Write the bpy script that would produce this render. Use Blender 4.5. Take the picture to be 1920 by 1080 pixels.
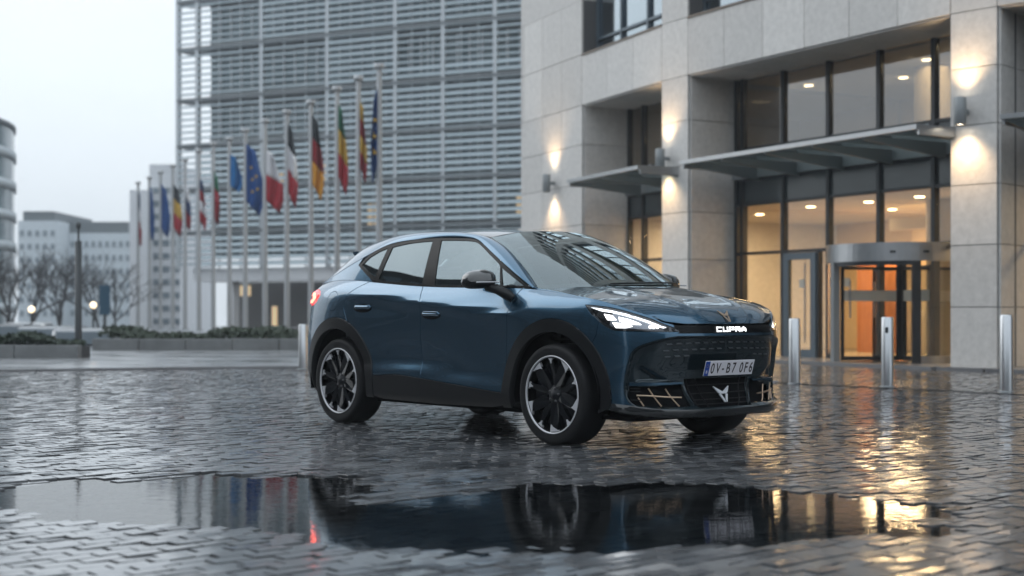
import bpy, bmesh, math, random
import numpy as np
from mathutils import Vector, Matrix, geometry, noise as mnoise
R = math.radians
random.seed(7); RNG = np.random.default_rng(7)
scene = bpy.context.scene
for o in list(bpy.data.objects): bpy.data.objects.remove(o)
COL = scene.collection
# ---------------------------------------------------------------- camera
CAM_H = .9584; FPX = 2667.0; HOR = 585.0
cam = bpy.data.cameras.new('camera'); cam.lens = 50.006; cam.sensor_width = 36; cam.shift_y = 45/1920
cam.clip_start = .1; cam.clip_end = 2000
cam.dof.use_dof = True; cam.dof.focus_distance = 10.0; cam.dof.aperture_fstop = 1.6
camo = bpy.data.objects.new('camera', cam); COL.objects.link(camo)
camo.location = (0, 0, CAM_H); camo.rotation_euler = (R(90), 0, 0); scene.camera = camo
# ---------------------------------------------------------------- overcast dusk sky
W = bpy.data.worlds.new('World'); scene.world = W; W.use_nodes = True
nt = W.node_tree; nt.nodes.clear()
wo = nt.nodes.new('ShaderNodeOutputWorld'); bg = nt.nodes.new('ShaderNodeBackground')
sky = nt.nodes.new('ShaderNodeTexSky'); sky.sky_type = 'NISHITA'; sky.sun_disc = False
SUN_EL, SUN_AZ = R(32), R(-62)
sky.sun_elevation = SUN_EL; sky.sun_rotation = SUN_AZ; sky.air_density = 1.0; sky.dust_density = 4.0; sky.ozone_density = 1.5
tc = nt.nodes.new('ShaderNodeTexCoord')
mp = nt.nodes.new('ShaderNodeMapping'); mp.inputs['Scale'].default_value = (1.2, 1.2, 3.2)
nz = nt.nodes.new('ShaderNodeTexNoise'); nz.inputs['Scale'].default_value = 1.6; nz.inputs['Detail'].default_value = 5
cr = nt.nodes.new('ShaderNodeValToRGB')
cr.color_ramp.elements[0].position = .3; cr.color_ramp.elements[0].color = (6.4, 7.15, 7.9, 1)
cr.color_ramp.elements[1].position = .72; cr.color_ramp.elements[1].color = (7.6, 8.3, 8.9, 1)
mx = nt.nodes.new('ShaderNodeMixRGB'); mx.inputs[0].default_value = .93
nt.links.new(tc.outputs['Generated'], mp.inputs[0]); nt.links.new(mp.outputs[0], nz.inputs['Vector'])
nt.links.new(nz.outputs['Fac'], cr.inputs[0]); nt.links.new(sky.outputs[0], mx.inputs[1]); nt.links.new(cr.outputs[0], mx.inputs[2])
# standard overcast distribution: the dome brightens steadily from the horizon to the zenith
sp = nt.nodes.new('ShaderNodeSeparateXYZ'); nt.links.new(tc.outputs['Generated'], sp.inputs[0])
gr_ = nt.nodes.new('ShaderNodeMapRange'); gr_.inputs[1].default_value = 0; gr_.inputs[2].default_value = 1; gr_.inputs[3].default_value = .93; gr_.inputs[4].default_value = 2.0
nt.links.new(sp.outputs['Z'], gr_.inputs[0])
vm_ = nt.nodes.new('ShaderNodeVectorMath'); vm_.operation = 'SCALE'; nt.links.new(mx.outputs[0], vm_.inputs[0]); nt.links.new(gr_.outputs[0], vm_.inputs['Scale'])
nt.links.new(vm_.outputs[0], bg.inputs[0]); bg.inputs[1].default_value = .108
nt.links.new(bg.outputs[0], wo.inputs[0])
sun = bpy.data.lights.new('sun', 'SUN'); sun.energy = .5; sun.angle = R(40); sun.color = (.93, .97, 1)
suno = bpy.data.objects.new('sun', sun); COL.objects.link(suno)
_d = Vector((math.sin(SUN_AZ)*math.cos(SUN_EL), math.cos(SUN_AZ)*math.cos(SUN_EL), math.sin(SUN_EL)))
suno.rotation_euler = _d.to_track_quat('Z', 'Y').to_euler()
vs = scene.view_settings; vs.view_transform = 'Standard'; vs.look = 'None'; vs.gamma = 1; vs.exposure = 0.18; vs.use_curve_mapping = False
try:
    scene.cycles.max_bounces = 8; scene.cycles.glossy_bounces = 4; scene.cycles.transparent_max_bounces = 12; scene.cycles.caustics_reflective = False; scene.cycles.caustics_refractive = False
    scene.cycles.sample_clamp_indirect = 6
except Exception: pass
# ---------------------------------------------------------------- materials
MATS = {}
def mat(name, color=(.5, .5, .5), rough=.5, metal=0., spec=.5, coat=0., emit=None, estr=0., var=0., vscale=8., bump=0., bscale=40., rvar=0., trans=0., orand=0., coord='Object', stretch=(1, 1, 1)):
    m = bpy.data.materials.new(name); m.use_nodes = True; n = m.node_tree; b = n.nodes['Principled BSDF']
    b.inputs['Base Color'].default_value = (*color, 1); b.inputs['Roughness'].default_value = rough; b.inputs['Metallic'].default_value = metal
    b.inputs['Specular IOR Level'].default_value = spec; b.inputs['Coat Weight'].default_value = coat; b.inputs['Coat Roughness'].default_value = .03
    b.inputs['Transmission Weight'].default_value = trans
    if emit: b.inputs['Emission Color'].default_value = (*emit, 1); b.inputs['Emission Strength'].default_value = estr
    if var or bump or rvar:
        t = n.nodes.new('ShaderNodeTexCoord'); mpn = n.nodes.new('ShaderNodeMapping'); mpn.inputs['Scale'].default_value = stretch
        n.links.new(t.outputs[coord], mpn.inputs[0])
    if var or rvar:
        z = n.nodes.new('ShaderNodeTexNoise'); z.inputs['Scale'].default_value = vscale; z.inputs['Detail'].default_value = 6; z.inputs['Roughness'].default_value = .65
        n.links.new(mpn.outputs[0], z.inputs['Vector'])
        if var:
            r = n.nodes.new('ShaderNodeMapRange'); r.inputs[1].default_value = .25; r.inputs[2].default_value = .75; r.inputs[3].default_value = 1-var; r.inputs[4].default_value = 1+var
            n.links.new(z.outputs['Fac'], r.inputs[0])
            v = n.nodes.new('ShaderNodeVectorMath'); v.operation = 'SCALE'; v.inputs[0].default_value = color
            n.links.new(r.outputs[0], v.inputs['Scale']); n.links.new(v.outputs[0], b.inputs['Base Color'])
            if orand:
                oi = n.nodes.new('ShaderNodeObjectInfo'); om = n.nodes.new('ShaderNodeMapRange'); om.inputs[3].default_value = 1-orand; om.inputs[4].default_value = 1+orand
                mu = n.nodes.new('ShaderNodeMath'); mu.operation = 'MULTIPLY'; n.links.new(oi.outputs['Random'], om.inputs[0]); n.links.new(om.outputs[0], mu.inputs[0]); n.links.new(r.outputs[0], mu.inputs[1]); n.links.new(mu.outputs[0], v.inputs['Scale'])
        if rvar:
            r2 = n.nodes.new('ShaderNodeMapRange'); r2.inputs[1].default_value = .25; r2.inputs[2].default_value = .75; r2.inputs[3].default_value = max(.02, rough-rvar); r2.inputs[4].default_value = min(1, rough+rvar)
            n.links.new(z.outputs['Fac'], r2.inputs[0]); n.links.new(r2.outputs[0], b.inputs['Roughness'])
    if bump:
        z2 = n.nodes.new('ShaderNodeTexNoise'); z2.inputs['Scale'].default_value = bscale; z2.inputs['Detail'].default_value = 4
        n.links.new(mpn.outputs[0], z2.inputs['Vector'])
        bp = n.nodes.new('ShaderNodeBump'); bp.inputs['Strength'].default_value = 1; bp.inputs['Distance'].default_value = bump
        n.links.new(z2.outputs['Fac'], bp.inputs['Height']); n.links.new(bp.outputs[0], b.inputs['Normal'])
    MATS[name] = m; return m
def glassmat(name, tint, ior=1.5, rough=.0, boost=0., bump=0., bscale=3., refl=(1, 1, 1)):
    """thin pane: fresnel mirror over a tinted see-through layer"""
    m = bpy.data.materials.new(name); m.use_nodes = True; n = m.node_tree; n.nodes.clear()
    out = n.nodes.new('ShaderNodeOutputMaterial'); tr = n.nodes.new('ShaderNodeBsdfTransparent'); tr.inputs[0].default_value = (*tint, 1)
    gl = n.nodes.new('ShaderNodeBsdfGlossy'); gl.inputs['Roughness'].default_value = rough; gl.inputs[0].default_value = (*refl, 1)
    fr = n.nodes.new('ShaderNodeFresnel'); fr.inputs[0].default_value = ior
    mxs = n.nodes.new('ShaderNodeMixShader')
    ad = n.nodes.new('ShaderNodeMath'); ad.operation = 'ADD'; ad.inputs[1].default_value = boost; ad.use_clamp = True
    ge = n.nodes.new('ShaderNodeNewGeometry'); iv = n.nodes.new('ShaderNodeMapRange'); iv.inputs[3].default_value = ior; iv.inputs[4].default_value = 1/ior   # same mirror strength from both faces
    n.links.new(ge.outputs['Backfacing'], iv.inputs[0]); n.links.new(iv.outputs[0], fr.inputs[0])
    n.links.new(fr.outputs[0], ad.inputs[0]); n.links.new(ad.outputs[0], mxs.inputs[0])
    n.links.new(tr.outputs[0], mxs.inputs[1]); n.links.new(gl.outputs[0], mxs.inputs[2]); n.links.new(mxs.outputs[0], out.inputs[0])
    if bump:
        t = n.nodes.new('ShaderNodeTexCoord'); z = n.nodes.new('ShaderNodeTexNoise'); z.inputs['Scale'].default_value = bscale; z.inputs['Detail'].default_value = 2
        n.links.new(t.outputs['Object'], z.inputs['Vector'])
        bp = n.nodes.new('ShaderNodeBump'); bp.inputs['Distance'].default_value = bump
        n.links.new(z.outputs['Fac'], bp.inputs['Height']); n.links.new(bp.outputs[0], gl.inputs['Normal']); n.links.new(bp.outputs[0], fr.inputs['Normal'])
    MATS[name] = m; return m
# ---------------------------------------------------------------- objects
def tag(o, label=None, cat=None, group=None, kind=None):
    if label: o['label'] = label
    if cat: o['category'] = cat
    if group: o['group'] = group
    if kind: o['kind'] = kind
    return o
def link(o, parent=None):
    COL.objects.link(o)
    if parent is not None: o.parent = parent
    return o
def empty(name, loc=(0, 0, 0), rz=0):
    o = bpy.data.objects.new(name, None); o.empty_display_size = .2; o.location = loc; o.rotation_euler = (0, 0, rz); return link(o)
def meshobj(name, verts, faces, m, parent=None, smooth=False, normals=None, loc=None):
    me = bpy.data.meshes.new(name); me.from_pydata([tuple(map(float, v)) for v in verts], [], [tuple(int(i) for i in f) for f in faces])
    if m: me.materials.append(MATS[m] if isinstance(m, str) else m)
    if smooth: me.polygons.foreach_set('use_smooth', [True]*len(me.polygons))
    me.update()
    if normals is not None: me.normals_split_custom_set_from_vertices([tuple(map(float, v)) for v in normals])
    o = bpy.data.objects.new(name, me)
    if loc is not None: o.location = loc
    return link(o, parent)
def copyobj(o, parent=None, loc=None, rot=None, scale=None):
    c = o.copy(); link(c); c.parent = parent
    if loc is not None: c.location = loc
    if rot is not None: c.rotation_euler = rot
    if scale is not None: c.scale = scale
    return c
class MB:
    """collects boxes, prisms, tubes and lathes into one mesh"""
    def __init__(s): s.v = []; s.f = []; s.sm = []
    def add(s, verts, faces, smooth=False):
        k = len(s.v); s.v += [tuple(map(float, v)) for v in verts]; s.f += [tuple(i+k for i in f) for f in faces]; s.sm += [smooth]*len(faces); return s
    def box(s, a, b, M=None):
        x0, y0, z0 = a; x1, y1, z1 = b
        v = [(x0, y0, z0), (x1, y0, z0), (x1, y1, z0), (x0, y1, z0), (x0, y0, z1), (x1, y0, z1), (x1, y1, z1), (x0, y1, z1)]
        if M is not None: v = [tuple(M @ Vector(p)) for p in v]
        return s.add(v, [(3, 2, 1, 0), (4, 5, 6, 7), (0, 1, 5, 4), (1, 2, 6, 5), (2, 3, 7, 6), (3, 0, 4, 7)])
    def prism(s, poly, z0, z1, M=None):
        n = len(poly); v = [(x, y, z0) for x, y in poly]+[(x, y, z1) for x, y in poly]
        if M is not None: v = [tuple(M @ Vector(p)) for p in v]
        return s.add(v, [tuple(range(n-1, -1, -1)), tuple(range(n, 2*n))]+[(i, (i+1) % n, n+(i+1) % n, n+i) for i in range(n)])
    def tube(s, pts, r, n=10, caps=True):
        pts = [Vector(p) for p in pts]; rr = r if isinstance(r, (list, tuple)) else [r]*len(pts); k = len(s.v); V = []
        up = None
        for i, p in enumerate(pts):
            d = (pts[min(i+1, len(pts)-1)]-pts[max(i-1, 0)]).normalized()
            if up is None: up = Vector((0, 0, 1)) if abs(d.z) < .9 else Vector((1, 0, 0))
            a = d.cross(up).normalized(); b = d.cross(a).normalized(); up = -b if False else up
            V += [p+(a*math.cos(t)+b*math.sin(t))*rr[i] for t in [2*math.pi*j/n for j in range(n)]]
        F = [(i*n+j, i*n+(j+1) % n, (i+1)*n+(j+1) % n, (i+1)*n+j) for i in range(len(pts)-1) for j in range(n)]
        s.add(V, F, True)
        if caps:
            s.add(V[:n], [tuple(range(n))[::-1]]); s.add(V[-n:], [tuple(range(n))])
        return s
    def lathe(s, prof, n=48, axis='z', M=None, close=False):
        V = []
        for r, h in prof:
            for j in range(n):
                t = 2*math.pi*j/n; c, d = r*math.cos(t), r*math.sin(t)
                p = (c, d, h) if axis == 'z' else (c, h, d)
                V.append(tuple(M @ Vector(p)) if M is not None else p)
        m = len(prof)
        F = [(i*n+j, i*n+(j+1) % n, (i+1)*n+(j+1) % n, (i+1)*n+j) for i in range(m-1) for j in range(n)]
        return s.add(V, F, True)
    def build(s, name, m, parent=None, loc=None, rz=0, bevel=0):
        me = bpy.data.meshes.new(name); me.from_pydata(s.v, [], s.f); me.materials.append(MATS[m] if isinstance(m, str) else m)
        me.polygons.foreach_set('use_smooth', s.sm); me.update()
        bm = bmesh.new(); bm.from_mesh(me); bmesh.ops.recalc_face_normals(bm, faces=bm.faces)
        if bevel: bmesh.ops.bevel(bm, geom=list(bm.edges), offset=bevel, segments=1, affect='EDGES', profile=.5)
        bm.to_mesh(me); bm.free()
        o = bpy.data.objects.new(name, me); link(o, parent)
        if loc is not None: o.location = loc
        if rz: o.rotation_euler = (0, 0, rz)
        return o
def boxobj(name, a, b, m, parent=None, bevel=0): return MB().box(a, b).build(name, m, parent, bevel=bevel)
# ---------------------------------------------------------------- trimmed surface patches
def inpoly(P, poly):
    x, y = P[:, 0], P[:, 1]; r = np.zeros(len(P), bool); q = np.asarray(poly); j = len(q)-1
    for i in range(len(q)):
        a, b = q[i], q[j]
        if a[1] != b[1]:
            k = ((a[1] > y) != (b[1] > y)) & (x < (b[0]-a[0])*(y-a[1])/(b[1]-a[1])+a[0]); r ^= k
        j = i
    return r
def area(q): q = np.asarray(q); return .5*np.sum(q[:, 0]*np.roll(q[:, 1], -1)-np.roll(q[:, 0], -1)*q[:, 1])
def resample(poly, res):
    q = np.asarray(poly, float); out = []
    for i in range(len(q)):
        a, b = q[i], q[(i+1) % len(q)]; n = max(1, int(math.ceil(np.hypot(*(b-a))/res)))
        for k in range(n): out.append(a+(b-a)*k/n)
    return np.array(out)
def offset_poly(q, g):
    """move a closed polygon inwards by g"""
    if area(q) < 0: q = q[::-1]
    e = np.roll(q, -1, 0)-q; n = np.stack([-e[:, 1], e[:, 0]], 1)/np.maximum(np.hypot(e[:, 0], e[:, 1]), 1e-9)[:, None]
    m = n+np.roll(n, 1, 0); l2 = np.maximum((m**2).sum(1), .35)
    return q+m*(2*g/l2)[:, None]*1.0
def smooth_curve(pts, k=8):
    """Catmull-Rom through open point list"""
    p = np.asarray(pts, float); p = np.vstack([2*p[0]-p[1], p, 2*p[-1]-p[-2]]); out = []
    for i in range(1, len(p)-2):
        for t in np.linspace(0, 1, k, endpoint=False):
            a, b, c, d = p[i-1:i+3]
            out.append(.5*((2*b)+(c-a)*t+(2*a-5*b+4*c-d)*t*t+(3*b-a-3*c+d)*t**3))
    out.append(p[-2]); return [tuple(o) for o in out]
def segdist(P, q):
    d = np.full(len(P), 9.); q = np.asarray(q)
    for i in range(len(q)):
        a, b = q[i], q[(i+1) % len(q)]; ab = b-a; t = np.clip(((P-a)@ab)/max(ab@ab, 1e-12), 0, 1)
        d = np.minimum(d, np.hypot(*(P-a-t[:, None]*ab).T))
    return d
def trim(poly, S, res=.03, gap=.0025, holes=(), off=None, depth=.012, sign=1):
    """triangulated piece of surface S(u, v) inside poly (minus holes) -> verts, faces, normals; off(P, dist_to_edge) lifts along the normal; rim of given depth"""
    q = np.asarray(poly, float)
    if area(q) < 0: q = q[::-1]
    q = resample(q, res)
    if gap: q = offset_poly(q, gap)
    loops = [q]
    for h in holes:
        hq = np.asarray(h, float)
        if area(hq) < 0: hq = hq[::-1]
        loops.append(offset_poly(resample(hq, res), -gap))
    lo = q.min(0); hi = q.max(0)
    gx, gy = np.meshgrid(np.arange(lo[0]+res*.37, hi[0], res), np.arange(lo[1]+res*.41, hi[1], res))
    G = np.stack([gx.ravel(), gy.ravel()], 1); G = G[inpoly(G, q)]
    for h in loops[1:]: G = G[~inpoly(G, h)]
    if len(G):
        d = segdist(G, q)
        for h in loops[1:]: d = np.minimum(d, segdist(G, h))
        G = G[d > res*.45]
    pts = np.vstack(loops+[G]) if len(G) else np.vstack(loops)
    edges = []; k = 0
    for l in loops:
        n = len(l); edges += [(k+i, k+(i+1) % n) for i in range(n)]; k += n
    r = geometry.delaunay_2d_cdt([Vector(p) for p in pts], edges, [], 0, 1e-6)
    V = np.array([tuple(v) for v in r[0]]); F = np.array([tuple(f) for f in r[2]])
    c = V[F].mean(1); keep = inpoly(c, q)
    for h in loops[1:]: keep &= ~inpoly(c, h)
    F = F[keep]
    def ev(P):
        e = 1.5e-3; X = S(P[:, 0], P[:, 1])
        du = S(P[:, 0]+e, P[:, 1])-S(P[:, 0]-e, P[:, 1]); dv = S(P[:, 0], P[:, 1]+e)-S(P[:, 0], P[:, 1]-e)
        N = np.cross(du, dv)*sign; N /= np.maximum(np.linalg.norm(N, axis=1, keepdims=True), 1e-12); return X, N
    def dist(P):
        d = segdist(P, q)
        for h in loops[1:]: d = np.minimum(d, segdist(P, h))
        return d
    X, N = ev(V)
    if off is not None:
        o = off(V, dist(V)); X0 = X.copy(); X = X+N*o[:, None]
        e = 2e-3
        def pos(P):
            x, n = ev(P); return x+n*off(P, dist(P))[:, None]
        du = pos(V+[e, 0])-pos(V-[e, 0]); dv = pos(V+[0, e])-pos(V-[0, e])
        N = np.cross(du, dv)*sign; N /= np.maximum(np.linalg.norm(N, axis=1, keepdims=True), 1e-12)
    # orient faces with the normals
    fn = np.cross(X[F[:, 1]]-X[F[:, 0]], X[F[:, 2]]-X[F[:, 0]]); flip = (fn*N[F].mean(1)).sum(1) < 0
    F[flip] = F[flip][:, ::-1]
    verts = [X]; norms = [N]; faces = [tuple(f) for f in F]
    if depth:
        # rim along boundary edges
        from collections import Counter
        ec = Counter(tuple(sorted(e)) for f in F for e in ((f[0], f[1]), (f[1], f[2]), (f[2], f[0])))
        base = len(X); rim = []; rn = []
        for f in F:
            for a, b in ((f[0], f[1]), (f[1], f[2]), (f[2], f[0])):
                if ec[tuple(sorted((a, b)))] == 1:
                    pa, pb = X[a], X[b]; na, nb = N[a], N[b]; k = base+len(rim)
                    s = np.cross(pb-pa, na); s /= max(np.linalg.norm(s), 1e-9)
                    rim += [pa, pb, pb-nb*depth, pa-na*depth]; rn += [(s+na)/1.4, (s+nb)/1.4, s, s]; faces.append((k+1, k, k+3, k+2))
        if rim: verts.append(np.array(rim)); norms.append(np.array(rn))
    return np.vstack(verts), faces, np.vstack(norms)
# ---------------------------------------------------------------- car surfaces (numpy, metres; x forward from front axle, y outwards, z up)
def nspline(xs, ys):
    """natural cubic spline through (xs, ys), vectorised; linear outside"""
    xs = np.asarray(xs, float); ys = np.asarray(ys, float); n = len(xs)
    h = np.diff(xs); A = np.zeros((n, n)); b = np.zeros((n,) + ys.shape[1:])
    A[0, 0] = A[-1, -1] = 1
    for i in range(1, n - 1):
        A[i, i-1] = h[i-1]; A[i, i] = 2*(h[i-1]+h[i]); A[i, i+1] = h[i]
        b[i] = 6*((ys[i+1]-ys[i])/h[i] - (ys[i]-ys[i-1])/h[i-1])
    M = np.linalg.solve(A, b)
    def f(x):
        x = np.asarray(x, float); xc = np.clip(x, xs[0], xs[-1])
        i = np.clip(np.searchsorted(xs, xc) - 1, 0, n - 2)
        hh = h[i]; a = (xs[i+1]-xc)/hh; c = (xc-xs[i])/hh
        if ys.ndim > 1:
            hh = hh[..., None]; a = a[..., None]; c = c[..., None]
        y = a*ys[i]+c*ys[i+1]+((a**3-a)*M[i]+(c**3-c)*M[i+1])*hh*hh/6
        s0 = (ys[1]-ys[0])/h[0]-h[0]*(2*M[0]+M[1])/6
        s1 = (ys[-1]-ys[-2])/h[-1]+h[-1]*(2*M[-1]+M[-2])/6
        lo = np.minimum(x-xs[0], 0); hi = np.maximum(x-xs[-1], 0)
        if ys.ndim > 1:
            lo = lo[..., None]; hi = hi[..., None]
        return y+lo*s0+hi*s1
    return f
def pchip(xs, ys):
    xs = np.asarray(xs, float); ys = np.asarray(ys, float); h = np.diff(xs); d = np.diff(ys)/h
    m = np.zeros(len(xs)); m[0] = d[0]; m[-1] = d[-1]
    for i in range(1, len(xs)-1):
        if d[i-1]*d[i] > 0:
            w1 = 2*h[i]+h[i-1]; w2 = h[i]+2*h[i-1]; m[i] = (w1+w2)/(w1/d[i-1]+w2/d[i])
    def f(x):
        x = np.asarray(x, float); xc = np.clip(x, xs[0], xs[-1])
        i = np.clip(np.searchsorted(xs, xc)-1, 0, len(xs)-2); t = (xc-xs[i])/h[i]
        y = (2*t**3-3*t**2+1)*ys[i]+(t**3-2*t**2+t)*h[i]*m[i]+(-2*t**3+3*t**2)*ys[i+1]+(t**3-t**2)*h[i]*m[i+1]
        return y+np.minimum(x-xs[0], 0)*m[0]+np.maximum(x-xs[-1], 0)*m[-1]
    return f
# plan curve of the widest line, nose centre -> tail centre (mirrored knots make it smooth at the centreline)
PLAN = [(.905, 0), (.895, .28), (.855, .50), (.775, .675), (.645, .795), (.45, .868), (.22, .897), (0, .908), (-.28, .912), (-.5, .912),
        (-1.05, .913), (-1.57, .917), (-2.2, .922), (-2.766, .925), (-3.1, .905), (-3.36, .83), (-3.54, .68), (-3.66, .48), (-3.72, .24), (-3.735, 0)]
_pl = np.array(PLAN)
_full = np.vstack([_pl[::-1]*[1, -1], _pl[1:]])
_k = np.concatenate([[0], np.cumsum(np.hypot(*np.diff(_full, axis=0).T))])
_k -= _k[len(PLAN)-1]
_plan = nspline(_k, _full)
PKN = _k[len(PLAN)-1:]                       # p of the knots
PMAX = PKN[-1]
_pp = np.linspace(0, PMAX, 1500); _pxy = _plan(_pp)
def P_x(x):                                  # p where the plan curve passes x (side of the car)
    return np.interp(-np.asarray(x, float), -_pxy[:, 0], _pp)
def P_yf(y):                                 # p at lateral y on the nose
    k = _pp < P_x(.3)
    return np.sign(y)*np.interp(np.abs(y), _pxy[k, 1], _pp[k])
# inset profile d(z) at chosen x columns (metres from the plan curve, negative = inwards)
_fc = [(.20, -.09), (.25, -.02), (.30, -.022), (.45, -.075), (.52, -.066), (.70, -.016), (.785, 0), (.81, -.004), (.868, -.016), (.895, -.038), (.95, -.11), (1.1, -.45)]
COLS = [
 (0.0, _fc), (P_yf(.28), _fc), (P_yf(.50), [(.20, -.09), (.25, -.02), (.30, -.02), (.45, -.062), (.52, -.054), (.70, -.013), (.785, 0), (.868, -.02), (.9, -.05), (.95, -.13), (1.1, -.45)]),
 (P_yf(.675), [(.20, -.08), (.26, -.018), (.45, -.028), (.60, -.008), (.72, 0), (.82, -.006), (.90, -.03), (.935, -.052), (1.0, -.13), (1.1, -.32)]),
 (P_x(.645), [(.20, -.07), (.27, -.012), (.45, -.010), (.60, 0), (.72, 0), (.86, -.008), (.95, -.030), (.985, -.052), (1.05, -.13), (1.15, -.3)]),
 (P_x(.45), [(.20, -.06), (.28, -.008), (.60, 0), (.80, 0), (.90, -.008), (1.0, -.034), (1.035, -.058), (1.09, -.12), (1.2, -.3)]),
 (P_x(.22), [(.20, -.06), (.28, -.008), (.60, .002), (.80, .002), (.92, -.006), (1.0, -.026), (1.05, -.056), (1.08, -.09), (1.2, -.28)]),
 (P_x(0), [(.20, -.06), (.28, -.008), (.60, .004), (.80, .004), (.92, -.001), (1.0, -.022), (1.06, -.056), (1.10, -.105), (1.2, -.25)]),
 (P_x(-.28), [(.20, -.06), (.28, -.010), (.40, 0), (.60, 0), (.80, .002), (.90, .003), (.95, -.001), (1.03, -.03), (1.09, -.07), (1.13, -.115), (1.25, -.22)]),
 (P_x(-.5), [(.20, -.06), (.28, -.014), (.36, 0), (.45, -.010), (.60, -.016), (.75, -.013), (.86, -.006), (.915, .003), (.938, .006), (.958, -.002), (1.05, -.042), (1.14, -.088), (1.25, -.135)]),
 (P_x(-1.05), [(.20, -.06), (.28, -.014), (.40, -.003), (.50, -.029), (.60, -.027), (.75, -.020), (.90, -.010), (.96, .002), (.988, .007), (1.006, -.002), (1.07, -.036), (1.15, -.084), (1.25, -.13)]),
 (P_x(-1.57), [(.20, -.06), (.28, -.014), (.46, -.006), (.57, -.038), (.67, -.028), (.80, -.016), (.94, -.009), (1.01, .003), (1.035, .008), (1.052, -.001), (1.10, -.032), (1.165, -.086), (1.28, -.14)]),
 (P_x(-2.2), [(.20, -.06), (.28, -.012), (.46, -.004), (.56, -.022), (.66, -.012), (.78, -.002), (.90, .000), (1.0, -.003), (1.065, .004), (1.088, .008), (1.105, -.002), (1.16, -.044), (1.21, -.092), (1.35, -.17)]),
 (P_x(-2.766), [(.20, -.06), (.28, -.01), (.60, .008), (.80, .010), (.92, .009), (1.02, .004), (1.09, -.006), (1.14, -.024), (1.20, -.066), (1.25, -.12), (1.4, -.24)]),
 (P_x(-3.1), [(.20, -.09), (.33, -.02), (.5, 0), (.7, .004), (.9, 0), (1.02, -.012), (1.10, -.028), (1.16, -.06), (1.22, -.12), (1.4, -.3)]),
 (P_x(-3.36), [(.20, -.10), (.35, -.02), (.5, .004), (.7, .002), (.9, -.012), (1.02, -.028), (1.10, -.046), (1.15, -.07), (1.22, -.15), (1.4, -.35)]),
 (P_x(-3.66), [(.20, -.12), (.35, -.03), (.5, .0), (.7, .0), (.9, -.03), (1.02, -.05), (1.10, -.06), (1.15, -.09), (1.22, -.2), (1.4, -.4)]),
 (PMAX, [(.20, -.12), (.35, -.03), (.5, .0), (.7, .0), (.9, -.03), (1.02, -.05), (1.10, -.06), (1.15, -.09), (1.22, -.2), (1.4, -.4)]),
]
_zg = np.linspace(.18, 1.42, 249)
_tab = np.array([pchip(*zip(*c[1]))(_zg) for c in COLS])           # columns x z
_cp = np.array([c[0] for c in COLS])
_dsp = nspline(np.concatenate([-_cp[:0:-1], _cp]), np.vstack([_tab[:0:-1], _tab]))
_pg = np.linspace(-PMAX, PMAX, 2401)
_dgrid = _dsp(_pg)                                                  # p x z
# soften the profile a little in z so creases keep a small radius
_dgrid = np.apply_along_axis(lambda r: np.convolve(np.pad(r, 1, mode='reflect', reflect_type='odd'), [.25, .5, .25], 'valid'), 1, _dgrid)
def _bil(G, a, b):
    a = np.clip(a, 0, G.shape[0]-1.001); b = np.clip(b, 0, G.shape[1]-1.001)
    i = a.astype(int); j = b.astype(int); fa = a-i; fb = b-j
    return (G[i, j]*(1-fa)+G[i+1, j]*fa)*(1-fb)+(G[i, j+1]*(1-fa)+G[i+1, j+1]*fa)*fb
def SA(p, z):
    p = np.asarray(p, float); z = np.asarray(z, float)
    q = _plan(p); e = 1e-3; t = _plan(p+e)-_plan(p-e); t /= np.linalg.norm(t, axis=-1, keepdims=True)
    n = np.stack([t[..., 1], -t[..., 0]], -1)                       # outwards
    d = _bil(_dgrid, (p+PMAX)/(2*PMAX)*2400, (z-.18)/(1.24)*248)
    q = q+n*d[..., None]
    return np.stack([q[..., 0], q[..., 1], z], -1)
# hood edge / belt line height over x
ZTOP_F = nspline(*zip(*[(-1.2, 1.152), (-.5, 1.137), (-.28, 1.128), (0, 1.098), (.22, 1.068), (.45, 1.033), (.645, .982), (.775, .935), (.85, .897)]))
BELT = nspline(*zip(*[(-3.6, 1.17), (-3.2, 1.215), (-2.9, 1.235), (-2.5, 1.225), (-2.265, 1.208), (-1.64, 1.168), (-1.45, 1.160), (-1.0, 1.150), (-.365, 1.134), (-.2, 1.125)]))
# side greenhouse (tumblehome) y(x, z)
def _beltpt(x):
    return SA(P_x(x), BELT(x))
_bx = np.linspace(-3.5, -.1, 120); _by = np.array([_beltpt(x)[1] for x in _bx])
def SG(x, z):
    x = np.asarray(x, float); z = np.asarray(z, float)
    yb = np.interp(x, _bx, _by); dz = z-BELT(x)
    return np.stack([x, yb-.36*dz-.18*np.maximum(dz, 0)**2, z], -1)
# upper line of the side glass / bottom of roof rail, and roof edge
# windscreen
WB = nspline([-.76, -.5, 0, .5, .76], [(-.30, -.76, 1.128), (-.06, -.5, 1.142), (.06, 0, 1.150), (-.06, .5, 1.142), (-.30, .76, 1.128)])
WT = nspline([-.60, -.35, 0, .35, .60], [(-1.045, -.60, 1.545), (-.95, -.35, 1.592), (-.91, 0, 1.605), (-.95, .35, 1.592), (-1.045, .60, 1.545)])
def SW(u, v):                                 # u -1..1, v 0..1
    u = np.asarray(u, float); v = np.asarray(v, float)
    a = WB(u*.76); b = WT(u*.60); w = v[..., None]
    q = a*(1-w)+b*w
    bul = (v*(1-v)*4)[..., None]
    return q+bul*np.array([.020, 0, .035])
RC = nspline([-3.06, -2.7, -2.3, -1.9, -1.5, -1.2, -.91], [1.520, 1.600, 1.645, 1.660, 1.658, 1.640, 1.605])
RE = nspline([-3.06, -2.7, -2.4, -2.0, -1.6, -1.25, -1.045], [(-3.06, .52, 1.482), (-2.7, .555, 1.566), (-2.4, .575, 1.606), (-2.0, .595, 1.622), (-1.6, .605, 1.612), (-1.25, .605, 1.582), (-1.045, .60, 1.545)])
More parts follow.
